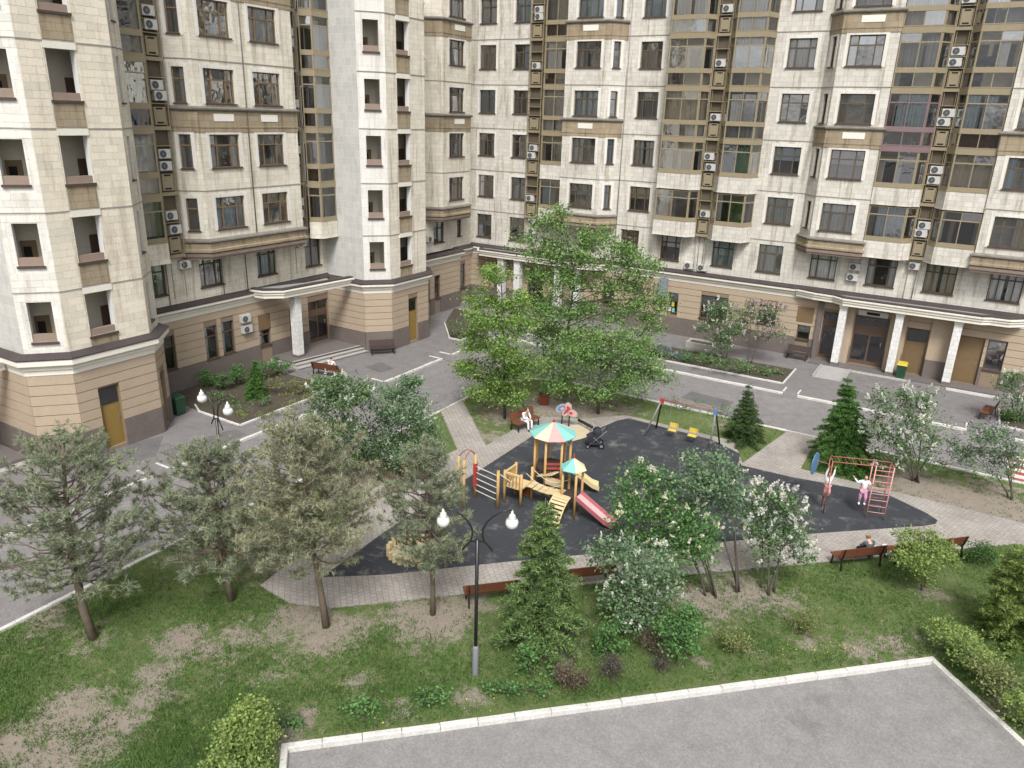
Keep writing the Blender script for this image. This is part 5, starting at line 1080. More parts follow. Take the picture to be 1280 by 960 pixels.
def spruce(label, bpx, top_y, hw, mat, levels=16, z0=.25, nb=11, top_x=None, droop=.25, needle=.10, name='spruce_tree', shape=1.0, dens=1.0, group='spruces in the courtyard'):
    b = at(*bpx); top = over(top_x or bpx[0], top_y, b); Hh = top[2]; R = hw*depth(b)/FPX; root = root_for(name, label, 'spruce', b, group)
    tb = MB(); tb.tube([b-np.array([0, 0, .1]), b*.5+top*.5, top], [.02+Hh*.014, .012+Hh*.007, .008], 7); C, D = [], []
    for i in range(levels):
        f = (i+RNG.uniform(-.25, .25))/levels; f = max(0, f); z = z0+(Hh-z0)*f; rad = R*(1-f)**shape*RNG.uniform(.85, 1.1)+.05; a0 = RNG.uniform(0, 6.28); k = max(4, int(nb*(1-.55*f)))
        o = b+(top-b)*(z/Hh)
        for j in range(k):
            a = a0+6.283*j/k+RNG.uniform(-.25, .25); L = rad*RNG.uniform(.75, 1.12); dr = np.array([math.cos(a), math.sin(a), 0]); sdv = np.array([-dr[1], dr[0], 0])
            e = o+dr*L+np.array([0, 0, -droop*L+.35*L*f]); tb.tube([o, o*.5+e*.5+np.array([0, 0, .03*L]), e], [.012, .009, .005], 4, cap=False)
            m = max(3, int(L/.055*dens))
            for q in range(m):
                u = (q+.6)/m; p = o+(e-o)*u+np.array([0, 0, .10*L*math.sin(u*3.1)]); wd = (.10+.30*L*(1-u)*.6)*min(1, 3*u)
                for sgn in (-1, 1):
                    w2 = wd*RNG.uniform(.5, 1.1); n2 = max(1, int(w2/.06))
                    for h in range(n2):
                        v = (h+RNG.uniform(.2, 1))/n2; C.append(p+sdv*sgn*w2*v+dr*w2*v*.6+np.array([0, 0, -.25*w2*v])); D.append(dr*.8+sdv*sgn*.7)
                C.append(p); D.append(dr)
    C = np.array(C); D = unit(np.array(D)); m = 7; n = len(C); c = np.repeat(C, m, 0)+RNG.normal(size=(n*m, 3))*.022; nd = unit(np.repeat(D, m, 0)+RNG.normal(size=(n*m, 3))*.65+np.array([0, 0, .15])); ln = (needle*RNG.uniform(.6, 1.2, n*m))[:, None]; sd = unit(np.cross(nd, RNG.normal(size=nd.shape)))*.016
    V = np.stack([c-sd, c+sd, c+nd*ln], 1).reshape(-1, 3); link('crown', fast_mesh('crown', shift(V, b), np.arange(3*n*m).reshape(-1, 3), mat), root)
    tb.v = [tuple(q) for q in shift(tb.v, b)]; part(tb, 'trunk', ['bark_grey'], root, True)
spruce('light tipped spruce standing behind the middle street lamp', (676, 808), 622, 54, 'needle_spruce', 15, .5, 11, 682, .22, .13, dens=.9, shape=.72)
spruce('dense dark green spruce beside the path from the road', (1055, 583), 470, 46, 'needle_green', 17, .1, 15, 1060, .15, .10)
spruce('spruce with a thin leader over a bushy foot by the swing', (930, 550), 480, 30, 'needle_dark', 14, .1, 11, 936, .05, .08, shape=1.25)
spruce('small cone shaped spruce in the flowerbed by the left steps', (319, 497), 449, 16, 'needle_green', 14, .05, 9, 318, .1, .09)
spruce('bright yellow-green spruce cut by the frame edge above the lot', (1276, 800), 684, 46, 'needle_yellow', 13, .15, 12, 1280, .05, .12, shape=.5)

def shrub(label, bpx, L, mat, lsize=.08, per=44, spread=.12, name='shrub', cat='shrub', group='shrubs on the lawn', fl=None, stems=3, **k):
    b = at(*bpx); return tree(name, label, cat, b, lobes_px(b, L, .4), mat, lsize=lsize, per=per, spread=spread, r=.02, stems=stems, limbs=14, flowers=fl, group=group, bark='twig', trunkname='stem', **k)
shrub('bright yellow-green bush at the near corner of the lot kerb', (303, 958), [(315, 890, 20, 16, 30), (295, 915, 24, 20, 36), (325, 915, 22, 20, 34), (285, 945, 24, 16, 26), (318, 945, 30, 18, 36), (300, 965, 30, 12, 24)], 'leaf_yellow', .085)
shrub('loose light green shrub hiding the far bench', (1158, 738), [(1140, 678, 24, 12, 24), (1165, 680, 24, 12, 24), (1128, 692, 18, 12, 16), (1158, 696, 34, 14, 34), (1180, 692, 16, 12, 14), (1155, 718, 20, 8, 12)], 'leaf_yellow', .09)
shrub('dark green ball shaped shrub beside the far bench', (1226, 703), [(1218, 688, 12, 11, 24), (1232, 688, 12, 11, 24), (1226, 695, 18, 8, 24)], 'leaf_dark', .06, 30)
for lb, bp, L in (('yellow-green hedge bush at the tip of the lot kerb', (1190, 812), [(1180, 792, 20, 14, 22), (1202, 800, 20, 14, 20)]), ('second hedge bush down the kerb, round and light green', (1218, 838), [(1208, 815, 22, 16, 24), (1226, 826, 20, 16, 22)]), ('third hedge bush down the kerb, taller and loose', (1252, 875), [(1240, 842, 24, 16, 26), (1262, 860, 22, 16, 22)]), ('last hedge bush down the kerb at the frame edge', (1284, 915), [(1278, 880, 22, 20, 26), (1290, 905, 16, 14, 14)])):
    shrub(lb, bp, L, 'leaf_yellow' if 'third' not in lb else 'leaf_olive', .08)
shrub('young green shrub with upright shoots beside the plum coloured one', (760, 818), [(758, 785, 14, 12, 14), (752, 805, 16, 12, 14), (772, 805, 12, 8, 8)], 'leaf_green', .09, 20)
shrub('tall fresh green shrub between two rusty ones', (852, 828), [(860, 765, 12, 10, 12), (842, 782, 20, 14, 20), (864, 785, 18, 16, 20), (850, 808, 22, 12, 20)], 'leaf_green', .09)
shrub('rusty leaved shrub touching the tall fresh green one', (818, 818), [(812, 798, 14, 10, 16), (825, 804, 14, 12, 16)], 'leaf_rust', .06)
shrub('small plum coloured tuft below the rusty shrub', (830, 842), [(828, 830, 10, 10, 14)], 'leaf_plum', .05)
shrub('plum brown twiggy shrub standing alone by the lot kerb', (766, 852), [(764, 832, 13, 14, 26)], 'leaf_plum', .05)
shrub('wide rust brown shrub at the foot of the light tipped spruce', (714, 860), [(704, 840, 14, 10, 18), (722, 845, 16, 12, 20)], 'leaf_rust', .055)
shrub('olive shrub with a dark side halfway along the kerb', (919, 815), [(912, 796, 14, 9, 16), (928, 802, 12, 10, 14)], 'leaf_olive', .06)
shrub('round olive shrub alone on the grass above the kerb', (1006, 790), [(1000, 772, 12, 9, 16), (1012, 778, 14, 10, 16)], 'leaf_olive', .055)
shrub('leafy sapling shrub close under the light tipped spruce', (668, 845), [(665, 815, 12, 12, 12), (690, 838, 8, 12, 10), (655, 828, 8, 8, 8)], 'leaf_green', .10, 18)
for lb, bp, L in (('dark low herb clump along the lot kerb, longest one', (452, 893), [(440, 884, 16, 5, 12), (462, 884, 14, 6, 12)]), ('low herb clump along the lot kerb below the lamp', (540, 878), [(530, 870, 14, 6, 12), (550, 868, 12, 6, 10)]), ('low herb clump right of the lamp foot', (622, 868), [(612, 860, 12, 6, 10), (634, 858, 14, 7, 12)]), ('small herb clump near the corner of the lot kerb', (362, 905), [(352, 898, 10, 5, 8), (370, 902, 9, 5, 8)]), ('low herb clump beside the rust brown shrub', (682, 868), [(676, 858, 14, 6, 12), (650, 862, 8, 5, 6)])):
    shrub(lb.replace('right of', 'beside'), bp, L, 'leaf_green', .09, 14, .10, 'herb_clump', 'herbs', 'herb clumps along the kerb', None, 2)
for i, (lb, bp, L) in enumerate((('first clipped bush of the bed row, nearest the front tower', (259, 483), [(258, 471, 11, 8, 26)]), ('second clipped bush of the bed row, wider than the first', (280, 487), [(279, 473, 14, 10, 34)]), ('third clipped bush of the bed row beside the small spruce', (298, 480), [(297, 465, 12, 10, 28)]), ('fourth clipped bush of the bed row behind the small spruce', (330, 474), [(332, 459, 15, 9, 34)]), ('last clipped bush of the bed row at the steps', (352, 468), [(352, 455, 13, 10, 30)]))):
    shrub(lb, bp, L, 'leaf_green', .09, 34, .11, 'clipped_bush', 'bush', 'clipped bushes along the tan wall')
shrub('low mixed planting at the bed edge before the entrance bench', (362, 492), [(345, 478, 14, 6, 14), (372, 480, 16, 7, 18), (394, 474, 12, 6, 12), (330, 508, 14, 3, 10), (360, 495, 16, 4, 14), (385, 490, 12, 4, 10)], 'leaf_olive', .09, 22, .12, 'bedding_plant', 'plants', 'plants in the beds')
shrub('dark low plants round the foot of the small cone spruce', (300, 505), [(285, 498, 14, 4, 14), (305, 512, 16, 3, 12), (325, 500, 14, 4, 12), (270, 494, 10, 4, 10)], 'leaf_lilac', .09, 20, .12, 'bedding_plant', 'plants', 'plants in the beds')
shrub('low green edging plants along the white kerb of the tower bed', (330, 518), [(305, 525, 14, 3, 14), (335, 516, 16, 3, 16), (365, 505, 16, 3, 16), (388, 496, 10, 3, 10)], 'leaf_olive', .08, 20, .10, 'bedding_plant', 'plants', 'plants in the beds')
shrub('white flowers in front of the entrance bench', (404, 484), [(402, 478, 10, 5, 10)], 'leaf_blue', .08, 14, .1, 'bedding_plant', 'plants', 'plants in the beds', ('petal_lilac', 40, .14))
shrub('leafy shrubs filling the corner bed by the back canopy', (590, 424), [(570, 408, 12, 8, 14), (590, 398, 16, 12, 20), (605, 410, 12, 8, 14)], 'leaf_lilac', .12, 26, .18, 'bedding_plant', 'plants', 'plants in the beds')
for lb, bp, L, mt, fl in (('dark green ground plants at the near end of the back bed', (950, 468), [(890, 452, 20, 5, 26), (915, 456, 22, 6, 30), (940, 460, 22, 6, 30), (965, 466, 14, 5, 22)], 'leaf_lilac', None), ('green plants in the back bed behind the tall maple', (770, 442), [(740, 432, 20, 7, 22), (770, 436, 22, 8, 28), (800, 434, 18, 7, 20), (815, 444, 12, 4, 12)], 'leaf_green', None), ('blue flowering plants in the middle of the back bed', (832, 448), [(828, 438, 18, 6, 24), (852, 446, 14, 5, 18)], 'leaf_blue', ('petal_blue', 60, .16)), ('fresh green plants beside the blue flowering ones', (872, 452), [(866, 444, 16, 6, 22), (886, 448, 12, 5, 16)], 'leaf_green', None),
                          ('green ground cover in the bed by the brown bench', (1270, 525), [(1262, 520, 10, 7, 20), (1280, 522, 12, 8, 20)], 'leaf_green', None)):
    shrub(lb, bp, L, mt, .11, 20, .14, 'bedding_plant', 'plants', 'plants in the beds', fl)
for lb, bp, L in (('weedy green tuft behind the swing beam', (850, 512), [(848, 502, 14, 6, 10), (870, 506, 10, 5, 8)]), ('weedy green tuft between the swing and the thin spruce', (905, 520), [(890, 512, 14, 6, 10), (912, 512, 12, 7, 10)]), ('thin weeds behind the first swing leg', (800, 500), [(795, 492, 14, 6, 9)])):
    shrub(lb, bp, L, 'leaf_green', .10, 14, .2, 'weed_clump', 'weeds', 'weeds along the road kerb')
# grass blades on the lawn where the camera is near enough to see them
def grass():
    n = 190000; px = RNG.uniform(-20, 1300, n); py = 500+470*RNG.uniform(0, 1, n)**.8
    d = CR[None]*(px-640)[:, None]-CU[None]*(py-480)[:, None]+CF[None]*FPX; t = -EYE[2]/d[:, 2]; P = EYE+d*t[:, None]
    u = (P[:, :2]-LA)@LU; v = (P[:, :2]-LA)@LV
    ok = (P[:, 0] > -23.2) & (P[:, 1] < 39.6) & ~((u > -.21) & (u < LLEN+.21) & (v > -.21))
    def inside(poly):
        x, y = P[:, 0], P[:, 1]; c = np.zeros(n, bool); m = len(poly)
        for i in range(m):
            (x1, y1), (x2, y2) = poly[i], poly[(i+1) % m]
            if y1 == y2: continue
            c ^= ((y1 > y) != (y2 > y)) & (x < (x2-x1)*(y-y1)/(y2-y1)+x1)
        return c
    ok &= ~inside(PAV) & ~inside(RUB)
    patch = np.sin(P[:, 0]*1.7+np.sin(P[:, 1]*1.3)*1.5)*np.sin(P[:, 1]*1.9+np.cos(P[:, 0]*.8)*1.4)*.5+.5
    ok &= RNG.uniform(size=n) < (1-.95*bare(P[:, 0], P[:, 1]))*(.25+.75*patch)
    P = P[ok]; n = len(P); m = 4; c = np.repeat(P, m, 0)+np.concatenate([RNG.normal(size=(n*m, 2))*.05, np.full((n*m, 1), -.03)], 1)
    up = unit(RNG.normal(size=(n*m, 3))*.55+np.array([0, 0, 1.])); h = (RNG.uniform(.05, .12, n*m))[:, None]; sd = unit(np.cross(up, RNG.normal(size=up.shape)))*.012
    V = np.stack([c-sd, c+sd, c+up*h], 1).reshape(-1, 3); o = link('grass', fast_mesh('grass', V, np.arange(3*n*m).reshape(-1, 3), 'grass_blade')); o['kind'] = 'stuff'
grass()
def dandelions():
    P = []
    for x, y, k, s in ((1035, 815, 18, 22), (545, 872, 8, 40), (600, 885, 5, 25), (1000, 812, 9, 26), (460, 898, 4, 40)):
        for _ in range(k): p = at(x+RNG.normal()*s, y+RNG.normal()*5); P.append((p[0], p[1], .07))
    V, F = leaf_quads(np.array(P), .045, 1.0, .5); o = link('dandelion_flowers', fast_mesh('dandelion_flowers', V, F, 'petal_yellow')); o['kind'] = 'stuff'
dandelions()
# ---------------------------------------------------------------- street furniture
def bench(loc, rz, label, L=1.8, mat='bench_wood', group='benches in the courtyard'):
    r = thing('bench', label, 'bench', (loc[0], loc[1], .02), math.radians(rz), group)
    for k in range(3):
        m = MB(); y = -.36+k*.165; m.box(-L/2, y, .42, L/2, y+.15, .455); part(m, 'seat_slat', [mat], r)
    for k in range(3):
        m = MB(); z = .50+k*.135; y = .15+k*.035; m.hexa([(-L/2, y, z), (L/2, y, z), (L/2, y+.03, z), (-L/2, y+.03, z)], [(-L/2, y+.03, z+.12), (L/2, y+.03, z+.12), (L/2, y+.06, z+.12), (-L/2, y+.06, z+.12)]); part(m, 'back_slat', [mat], r)
    for s in (-1, 1):
        m = MB(); x = s*(L/2-.12); m.bar((x, -.34, -.02), (x, -.30, .42), .05, .05); m.bar((x, .24, -.02), (x, .17, .44), .05, .05); m.bar((x, -.32, .40), (x, .17, .40), .05, .04); m.bar((x, .20, .42), (x, .285, .90), .05, .03, up=(1, 0, 0)); part(m, 'leg_frame', ['metal_black'], r)
    return r
bench((-11.55, 18.25), 225, 'brown slatted bench behind the middle street lamp')
bench((-9.25, 20.95), 225, 'brown slatted bench between the light tipped spruce and low lilac')
BN = bench((-1.45, 27.75), 225, 'brown slatted bench with a slate coated person slumped on it', 1.9)
bench((.65, 29.8), 225, 'brown long bench half hidden by the light green shrub', 3.2)
bench((-18.35, 31.9), 75, 'brown bench beside the red planter with someone in white on it', 1.7)
bench((-19.35, 24.2), 90, 'brown bench by the grey-green lilac facing the climbing posts', 1.8)
bench((-32.3, 31.75), 190, 'brown bench before the entrance steps with someone in white on it', 2.0)
bench((-32.75, 37.35), 48.5, 'dark backless looking bench against the far tower', 1.7, 'bench_dark')
bench((-9.1, 53.6), 0, 'dark bench against the wall beside the ramp', 1.5, 'bench_dark')
bench((2.5, 48.6), -100, 'brown bench standing at the kerb of the bed beside the dark lilac', 1.6)

def lamp(loc, rz, label, hub=4.45):
    r = thing('street_lamp', label, 'street lamp', (loc[0], loc[1], 0), rz, 'twin globe street lamps')
    m = MB(); m.tube([(0, 0, -.05), (0, 0, hub+.05)], .052, 10); part(m, 'post', ['metal_black'], r, True)
    m = MB(); m.lathe([(.095, -.03), (.095, .92), (.075, .98), (.055, 1.0)], 12); part(m, 'sleeve', ['metal_grey'], r, True)
    m = MB(); m.bar((-.20, 0, hub), (.20, 0, hub), .045, .05); part(m, 'crossbar', ['metal_black'], r)
    for s in (-1, 1):
        P = [(.42, -.30), (.30, -.13), (.19, 0), (.135, .18), (.15, .38), (.25, .60), (.42, .79), (.66, .94), (.93, .985)]
        m = MB(); m.tube([(s*x, 0, hub+z) for x, z in P], [.022]+[.028]*7+[.022], 8); a = part(m, 'arm', ['metal_black'], r, True)
        g = MB(); c = hub+.60; g.lathe([(.0, c-.18)]+[(.18*math.sin(t), c-.18*math.cos(t)) for t in np.linspace(.3, 2.5, 9)]+[(.115, c+.15), (.09, c+.20)], 18, c=(s*.93, 0)); part(g, 'globe', ['globe'], r, True)
        g = MB(); g.lathe([(.085, c+.20), (.088, c+.24), (.04, c+.27), (.022, c+.385)], 12, c=(s*.93, 0)); part(g, 'globe_cap', ['globe'], r, True)
lamp((-10.01, 15.07), math.atan2(.52, .85), 'black street lamp with two white globes before the spruce and bench')
a, b = at(249, 496, 5.05), at(289, 516, 5.05); lamp(((a[0]+b[0])/2, (a[1]+b[1])/2), math.atan2(b[1]-a[1], b[0]-a[0]), 'black street lamp with two white globes rising behind the green pine')

def bin_(loc, rz, label, lid):
    r = thing('wheelie_bin', label, 'bin', (*loc, .0), math.radians(rz), 'green waste bins')
    m = MB(); m.hexa([(-.24, -.26, .06), (.24, -.26, .06), (.24, .24, .06), (-.24, .24, .06)], [(-.29, -.34, .95), (.29, -.34, .95), (.29, .32, .95), (-.29, .32, .95)]); part(m, 'tub', ['bin_green'], r)
    m = MB(); m.hexa([(-.31, -.36, .952), (.31, -.36, .952), (.31, .38, .952), (-.31, .38, .952)], [(-.27, -.32, 1.03), (.27, -.32, 1.03), (.27, .36, 1.07), (-.27, .36, 1.07)]); part(m, 'lid', [lid], r)
    for s in (-1, 1): m = MB(); m.tube([(s*.20, .26, .09), (s*.25, .26, .09)], .09, 10); part(m, 'wheel', ['metal_black'], r)
bin_((-34.25, 22.75), 90, 'green waste bin with a green lid at the foot of the front tower', 'bin_green'); bin_((-2.55, 53.35), 0, 'green waste bin with a yellow lid beside a white column', 'bin_yellow')

def pot(loc, label, plant):
    r = thing('planter', label, 'planter', (loc[0], loc[1], .01), .5, 'red planters on the court')
    m = MB(); m.hexa([(-.22, -.22, 0), (.22, -.22, 0), (.22, .22, 0), (-.22, .22, 0)], [(-.30, -.30, .58), (.30, -.30, .58), (.30, .30, .58), (-.30, .30, .58)]); part(m, 'tub', ['pot_red'], r)
    m = MB(); m.box(-.33, -.33, .581, .33, .33, .63); part(m, 'rim', ['pot_red'], r); m = MB(); m.box(-.26, -.26, .631, .26, .26, .64); part(m, 'earth', ['soil'], r)
    if plant: C = RNG.normal(size=(260, 3))*np.array([.2, .2, .22])+np.array([0, 0, .95]); V, F = leaf_quads(C, .1); link('plant', fast_mesh('plant', V, F, 'leaf_green'), r)
pot((-19.35, 22.5), 'red square planter under the grey-green lilac', False); pot(at(680, 505)[:2], 'red square planter with a small plant beside the white clad person', True)

# ---------------------------------------------------------------- playground
PT = thing('play_tower', 'wooden play set with two striped roofs, two slides, a bridge and a climbing ramp', 'playset', (-13.8, 26.5, .03))
def pp(mb, name, mats, smooth=False): o = mb.obj(name, mats, PT, smooth); o.location = (-13.8*-1, -26.5, 0); return o
def post(x, y, h, mat='play_wood', r=.055): m = MB(); m.tube([(x, y, -.02), (x, y, h)], r, 8); return pp(m, 'post', [mat], True)
BTC = (-13.8, 26.5); R6 = .78
for k in range(7): a = .35+k*2*math.pi/7; post(BTC[0]+R6*math.cos(a), BTC[1]+R6*math.sin(a), 2.72)
def cone(c, rad, z0, z1, cols, over_=.0):
    n = len(cols)
    for k in range(n):
        a, b = 2*math.pi*k/n+.12, 2*math.pi*(k+1)/n+.12; m = MB(); p = [(c[0]+rad*math.cos(t), c[1]+rad*math.sin(t), z0) for t in (a+.004, b-.004)]; e = (c[0], c[1], z1)
        m.face([p[0], p[1], e]); m.face([(p[1][0], p[1][1], z0-.03), (p[0][0], p[0][1], z0-.03), (c[0], c[1], z1-.03)]); m.face([p[0], (p[0][0], p[0][1], z0-.03), (p[1][0], p[1][1], z0-.03), p[1]]); pp(m, 'roof_panel', [cols[k]])
cone(BTC, 1.02, 2.70, 3.20, ['roof_teal', 'roof_white', 'roof_white', 'roof_white', 'roof_teal', 'roof_teal', 'roof_cream', 'roof_pink', 'roof_teal'][::1])
m = MB(); m.lathe([(.0, 3.32), (.05, 3.30), (.06, 3.19), (.0, 3.18)], 8, c=BTC); pp(m, 'finial', ['play_red'])
m = MB(); m.prism([(BTC[0]+.74*math.cos(.35+k*2*math.pi/7), BTC[1]+.74*math.sin(.35+k*2*math.pi/7)) for k in range(7)], 1.10, 1.18); pp(m, 'platform', ['bench_dark'])
for z in (.35, .6, .85, 1.35, 1.55):
    m = MB(); a, b = .35+5*2*math.pi/7, .35+6*2*math.pi/7; m.bar((BTC[0]+R6*math.cos(a), BTC[1]+R6*math.sin(a), z), (BTC[0]+R6*math.cos(b), BTC[1]+R6*math.sin(b), z), .03, .08); pp(m, 'rung', ['play_red'])
STC = (-12.05, 25.05)
for dx, dy in ((-.3, -.3), (.3, -.3), (.3, .3), (-.3, .3)): post(STC[0]+dx, STC[1]+dy, 2.15)
cone(STC, .56, 2.12, 2.55, ['roof_cream', 'roof_white', 'roof_cream', 'roof_teal', 'roof_teal', 'roof_cream'])
m = MB(); m.lathe([(.0, 2.72), (.025, 2.70), (.04, 2.54), (.0, 2.53)], 8, c=STC); pp(m, 'finial', ['play_red'])
m = MB(); m.box(STC[0]-.3, STC[1]-.3, .90, STC[0]+.3, STC[1]+.3, .96); pp(m, 'platform', ['bench_dark'])
# lower deck with board railings
DK = [(-14.85, 24.35), (-14.05, 24.35), (-14.05, 25.25), (-14.85, 25.25)]
for x, y in DK: post(x, y, 1.5, 'play_wood', .06)
m = MB(); m.prism(DK, .76, .82); pp(m, 'platform', ['play_pale'])
for (x0, y0), (x1, y1) in ((DK[0], DK[1]), (DK[3], DK[0])):
    for k in range(5):
        t = (k+.5)/5; x, y = x0+(x1-x0)*t, y0+(y1-y0)*t; m = MB(); m.bar((x, y, .84), (x, y, 1.38), .09, .025, up=((x1-x0), (y1-y0), 0)); pp(m, 'rail_board', ['play_wood'])
    m = MB(); m.bar((x0, y0, 1.40), (x1, y1, 1.40), .06, .08); pp(m, 'handrail', ['play_pale'])
for x0, x1, y in ((-14.78, -14.12, 25.22), ): m = MB(); m.box(x0, y, .05, x1, y+.03, .74); pp(m, 'back_board', ['bench_wood'])
for k in range(6):                                              # bridge planks
    t = k/6; x = -14.0+1.65*t; z = .80-.12*math.sin(t*3.1)+.12*t; m = MB(); m.box(x, 24.75, z, x+.25, 25.3, z+.04); pp(m, 'bridge_plank', ['play_pale'])
for y in (24.76, 25.29): m = MB(); m.tube([(-14.05+1.75*t, y, 1.40-.35*math.sin(math.pi*t)) for t in np.linspace(0, 1, 8)], .014, 6); pp(m, 'rope', ['rope'])
m = MB(); m.box(-13.6, 25.6, .70, -12.8, 25.64, 1.05); pp(m, 'side_board', ['play_pale'])
m = MB(); m.bar((-14.0, 25.9, .9), (-13.2, 25.7, 1.25), .5, .05); pp(m, 'link_board', ['play_pale'])
# arched climbing ramp
for k in range(8):
    t = (k+.5)/8; y = 24.75-1.0*t; z = .93*math.cos(t*math.pi/2)**.8; m = MB(); dz = .93*(math.cos((t+.06)*math.pi/2)**.8-math.cos(max(0, t-.06)*math.pi/2)**.8); m.bar((-12.62, y, z), (-11.98, y, z), .115, .03, up=(0, -dz, -.12)); pp(m, 'ramp_plank', ['play_pale'])
for x in (-12.64, -11.96): m = MB(); m.tube([(x, 24.75-1.02*t, .93*math.cos(t*math.pi/2)**.8-.03) for t in np.linspace(0, 1, 9)], .03, 6); pp(m, 'ramp_rail', ['play_pale'])
def slide(a, b, w_, mat, side):
    a, b = Vector(a), Vector(b); d = (b-a); h = Vector((d.x, d.y, 0)).normalized(); s = Vector((-h.y, h.x, 0)); m = MB(); n = 10; rows_ = []
    for i in range(n+1):
        t = i/n; z = a.z+(b.z-a.z)*(t if t < .78 else .78+(t-.78)*.45); 
        if t < .1: z = a.z-.02*t
        p = Vector((a.x+d.x*t, a.y+d.y*t, z)); q = s*(w_/2); e = Vector((0, 0, .14)); rows_.append([p-q*1.12+e, p-q*1.0+e, p-q*.86, p+q*.86, p+q*1.0+e, p+q*1.12+e, p+q*1.12-Vector((0, 0, .05)), p-q*1.12-Vector((0, 0, .05))])
    for i in range(n):
        for k in range(8): m.face([rows_[i][k], rows_[i][(k+1) % 8], rows_[i+1][(k+1) % 8], rows_[i+1][k]], 1 if k == 2 else 0)
    pp(m, 'slide', [mat, 'slide_bed' if mat == 'play_pink' else 'play_pale'])
slide((-11.75, 25.0, .95), (-10.05, 24.98, .06), .52, 'play_pink', 1); slide((-13.15, 26.85, 1.16), (-11.95, 27.5, .10), .5, 'play_pale', 1)
# climbing bars
for (x, y, h, mt) in ((-14.8, 23.75, 1.72, 'play_wood'), (-16.1, 24.0, 2.05, 'play_wood'), (-15.95, 22.95, 2.2, 'play_wood'), (-17.1, 24.2, 1.6, 'play_wood')): post(x, y, h, mt, .065)
for k in range(5): m = MB(); z = .35+k*.28; m.tube([(-14.8, 23.75, z), (-16.1, 24.0, z)], .018, 6); pp(m, 'climbing_bar', ['rope'])
for k in range(5): m = MB(); t = k/5; m.tube([(-14.9+.05*t, 23.8+.55*t, 1.6-.5*t), (-14.5+.1*t, 23.75+.6*t, 1.5-.5*t)], .015, 6); pp(m, 'ladder_rung', ['rope'])
for (p, q) in (((-16.1, 24.0, 2.0), (-15.95, 22.95, 2.15)), ((-16.1, 24.0, 2.0), (-17.1, 24.2, 1.55))):
    m = MB(); m.tube([(p[0]+(q[0]-p[0])*t, p[1]+(q[1]-p[1])*t, p[2]+(q[2]-p[2])*t+.28*math.sin(math.pi*t)) for t in np.linspace(0, 1, 9)], .018, 6); pp(m, 'arch_bar', ['play_red'])
m = MB(); m.box(-16.17, 23.93, .5, -16.03, 24.07, 1.6); pp(m, 'post_sleeve', ['play_red'])

# swing
SW = thing('swing', 'double swing with an orange beam, a blue capped post and yellow seats', 'swing', (-11, 35.3, .03))
def sp(mb, name, mats, smooth=False): o = mb.obj(name, mats, SW, smooth); o.location = (11, -35.3, 0); return o
A0, A1 = Vector((-12.1, 35.05, 1.97)), Vector((-9.35, 35.2, 1.97))
for a, l1_, l2_, m1, m2, cap in ((A0, (-12.68, 34.5, 0), (-12.55, 35.85, 0), 'metal_grey', 'metal_black', 'play_red'), (A1, (-9.35, 34.85, 0), (-9.1, 35.75, 0), 'metal_grey', 'metal_black', 'play_blue')):
    for l, mt in ((l1_, m1), (l2_, m2)): m = MB(); m.tube([l, a], .045, 8); sp(m, 'leg', [mt], True)
    m = MB(); m.box(a.x-.08, a.y-.08, a.z-.24, a.x+.08, a.y+.08, a.z+.06); sp(m, 'cap', [cap])
m = MB(); m.tube([A0, A1+(A1-A0)*.08], .032, 8); sp(m, 'beam', ['frame_red'], True)
for t, dy in ((.26, .0), (.65, -.15)):
    c = A0+(A1-A0)*t; m = MB(); m.box(c.x-.22, c.y-.16+dy, .42, c.x+.22, c.y+.10+dy, .45); o = sp(m, 'seat', ['play_yellow'])
    m = MB(); m.box(c.x-.22, c.y+.13+dy, .55, c.x+.22, c.y+.155+dy, .78); sp(m, 'seat_back', ['play_yellow'])
    for s in (-.22, .22): m = MB(); m.tube([(c.x+s, c.y, 1.95), (c.x+s, c.y+dy, .72), (c.x+s, c.y-.1+dy, .44)], .012, 5); sp(m, 'chain', ['metal_grey'])

# climbing frame
CF_ = thing('climbing_frame', 'red metal climbing frame with ladders and overhead bars at the pad tip', 'climbing frame', (-2.2, 32.0, .03))
def cp(mb, name, mats, smooth=False): o = mb.obj(name, mats, CF_, smooth); o.location = (2.2, -32.0, 0); return o
Pf = {'l': (-3.26, 31.21), 'a': (-1.68, 31.81), 'b': (-1.03, 32.02), 'lb': (-3.44, 31.76), 'ab': (-1.86, 32.36), 'bb': (-1.21, 32.57)}
for k, (x, y) in Pf.items(): m = MB(); m.tube([(x, y, -.02), (x, y, 2.4)], .024, 8); cp(m, 'upright', ['roof_pink' if k in 'ab' else 'frame_red'], True)
def rail(p, q, z, z2=None, name='rail', r=.02, mt='frame_red'): m = MB(); m.tube([(*p, z), (*q, z if z2 is None else z2)], r, 6); cp(m, name, [mt], True)
for p, q in (('l', 'a'), ('a', 'b'), ('lb', 'ab'), ('ab', 'bb'), ('l', 'lb'), ('a', 'ab'), ('b', 'bb')): rail(Pf[p], Pf[q], 2.38)
for k in range(1, 6):
    t = k/6; rail((Pf['l'][0]+(Pf['a'][0]-Pf['l'][0])*t, Pf['l'][1]+(Pf['a'][1]-Pf['l'][1])*t), (Pf['lb'][0]+(Pf['ab'][0]-Pf['lb'][0])*t, Pf['lb'][1]+(Pf['ab'][1]-Pf['lb'][1])*t), 2.375, name='overhead_bar', r=.014)
for z in (.3, .58, .86, 1.14, 1.42, 1.70, 1.98, 2.2): rail(Pf['a'], Pf['b'], z, name='ladder_rung', r=.014, mt='roof_pink')
for z in (.35, .7, 1.05, 1.4, 1.75): rail(Pf['ab'], Pf['bb'], z, name='ladder_rung', r=.014)
for z in (.5, .9, 1.3, 1.7): rail(Pf['l'], Pf['lb'], z, name='ladder_rung', r=.014)
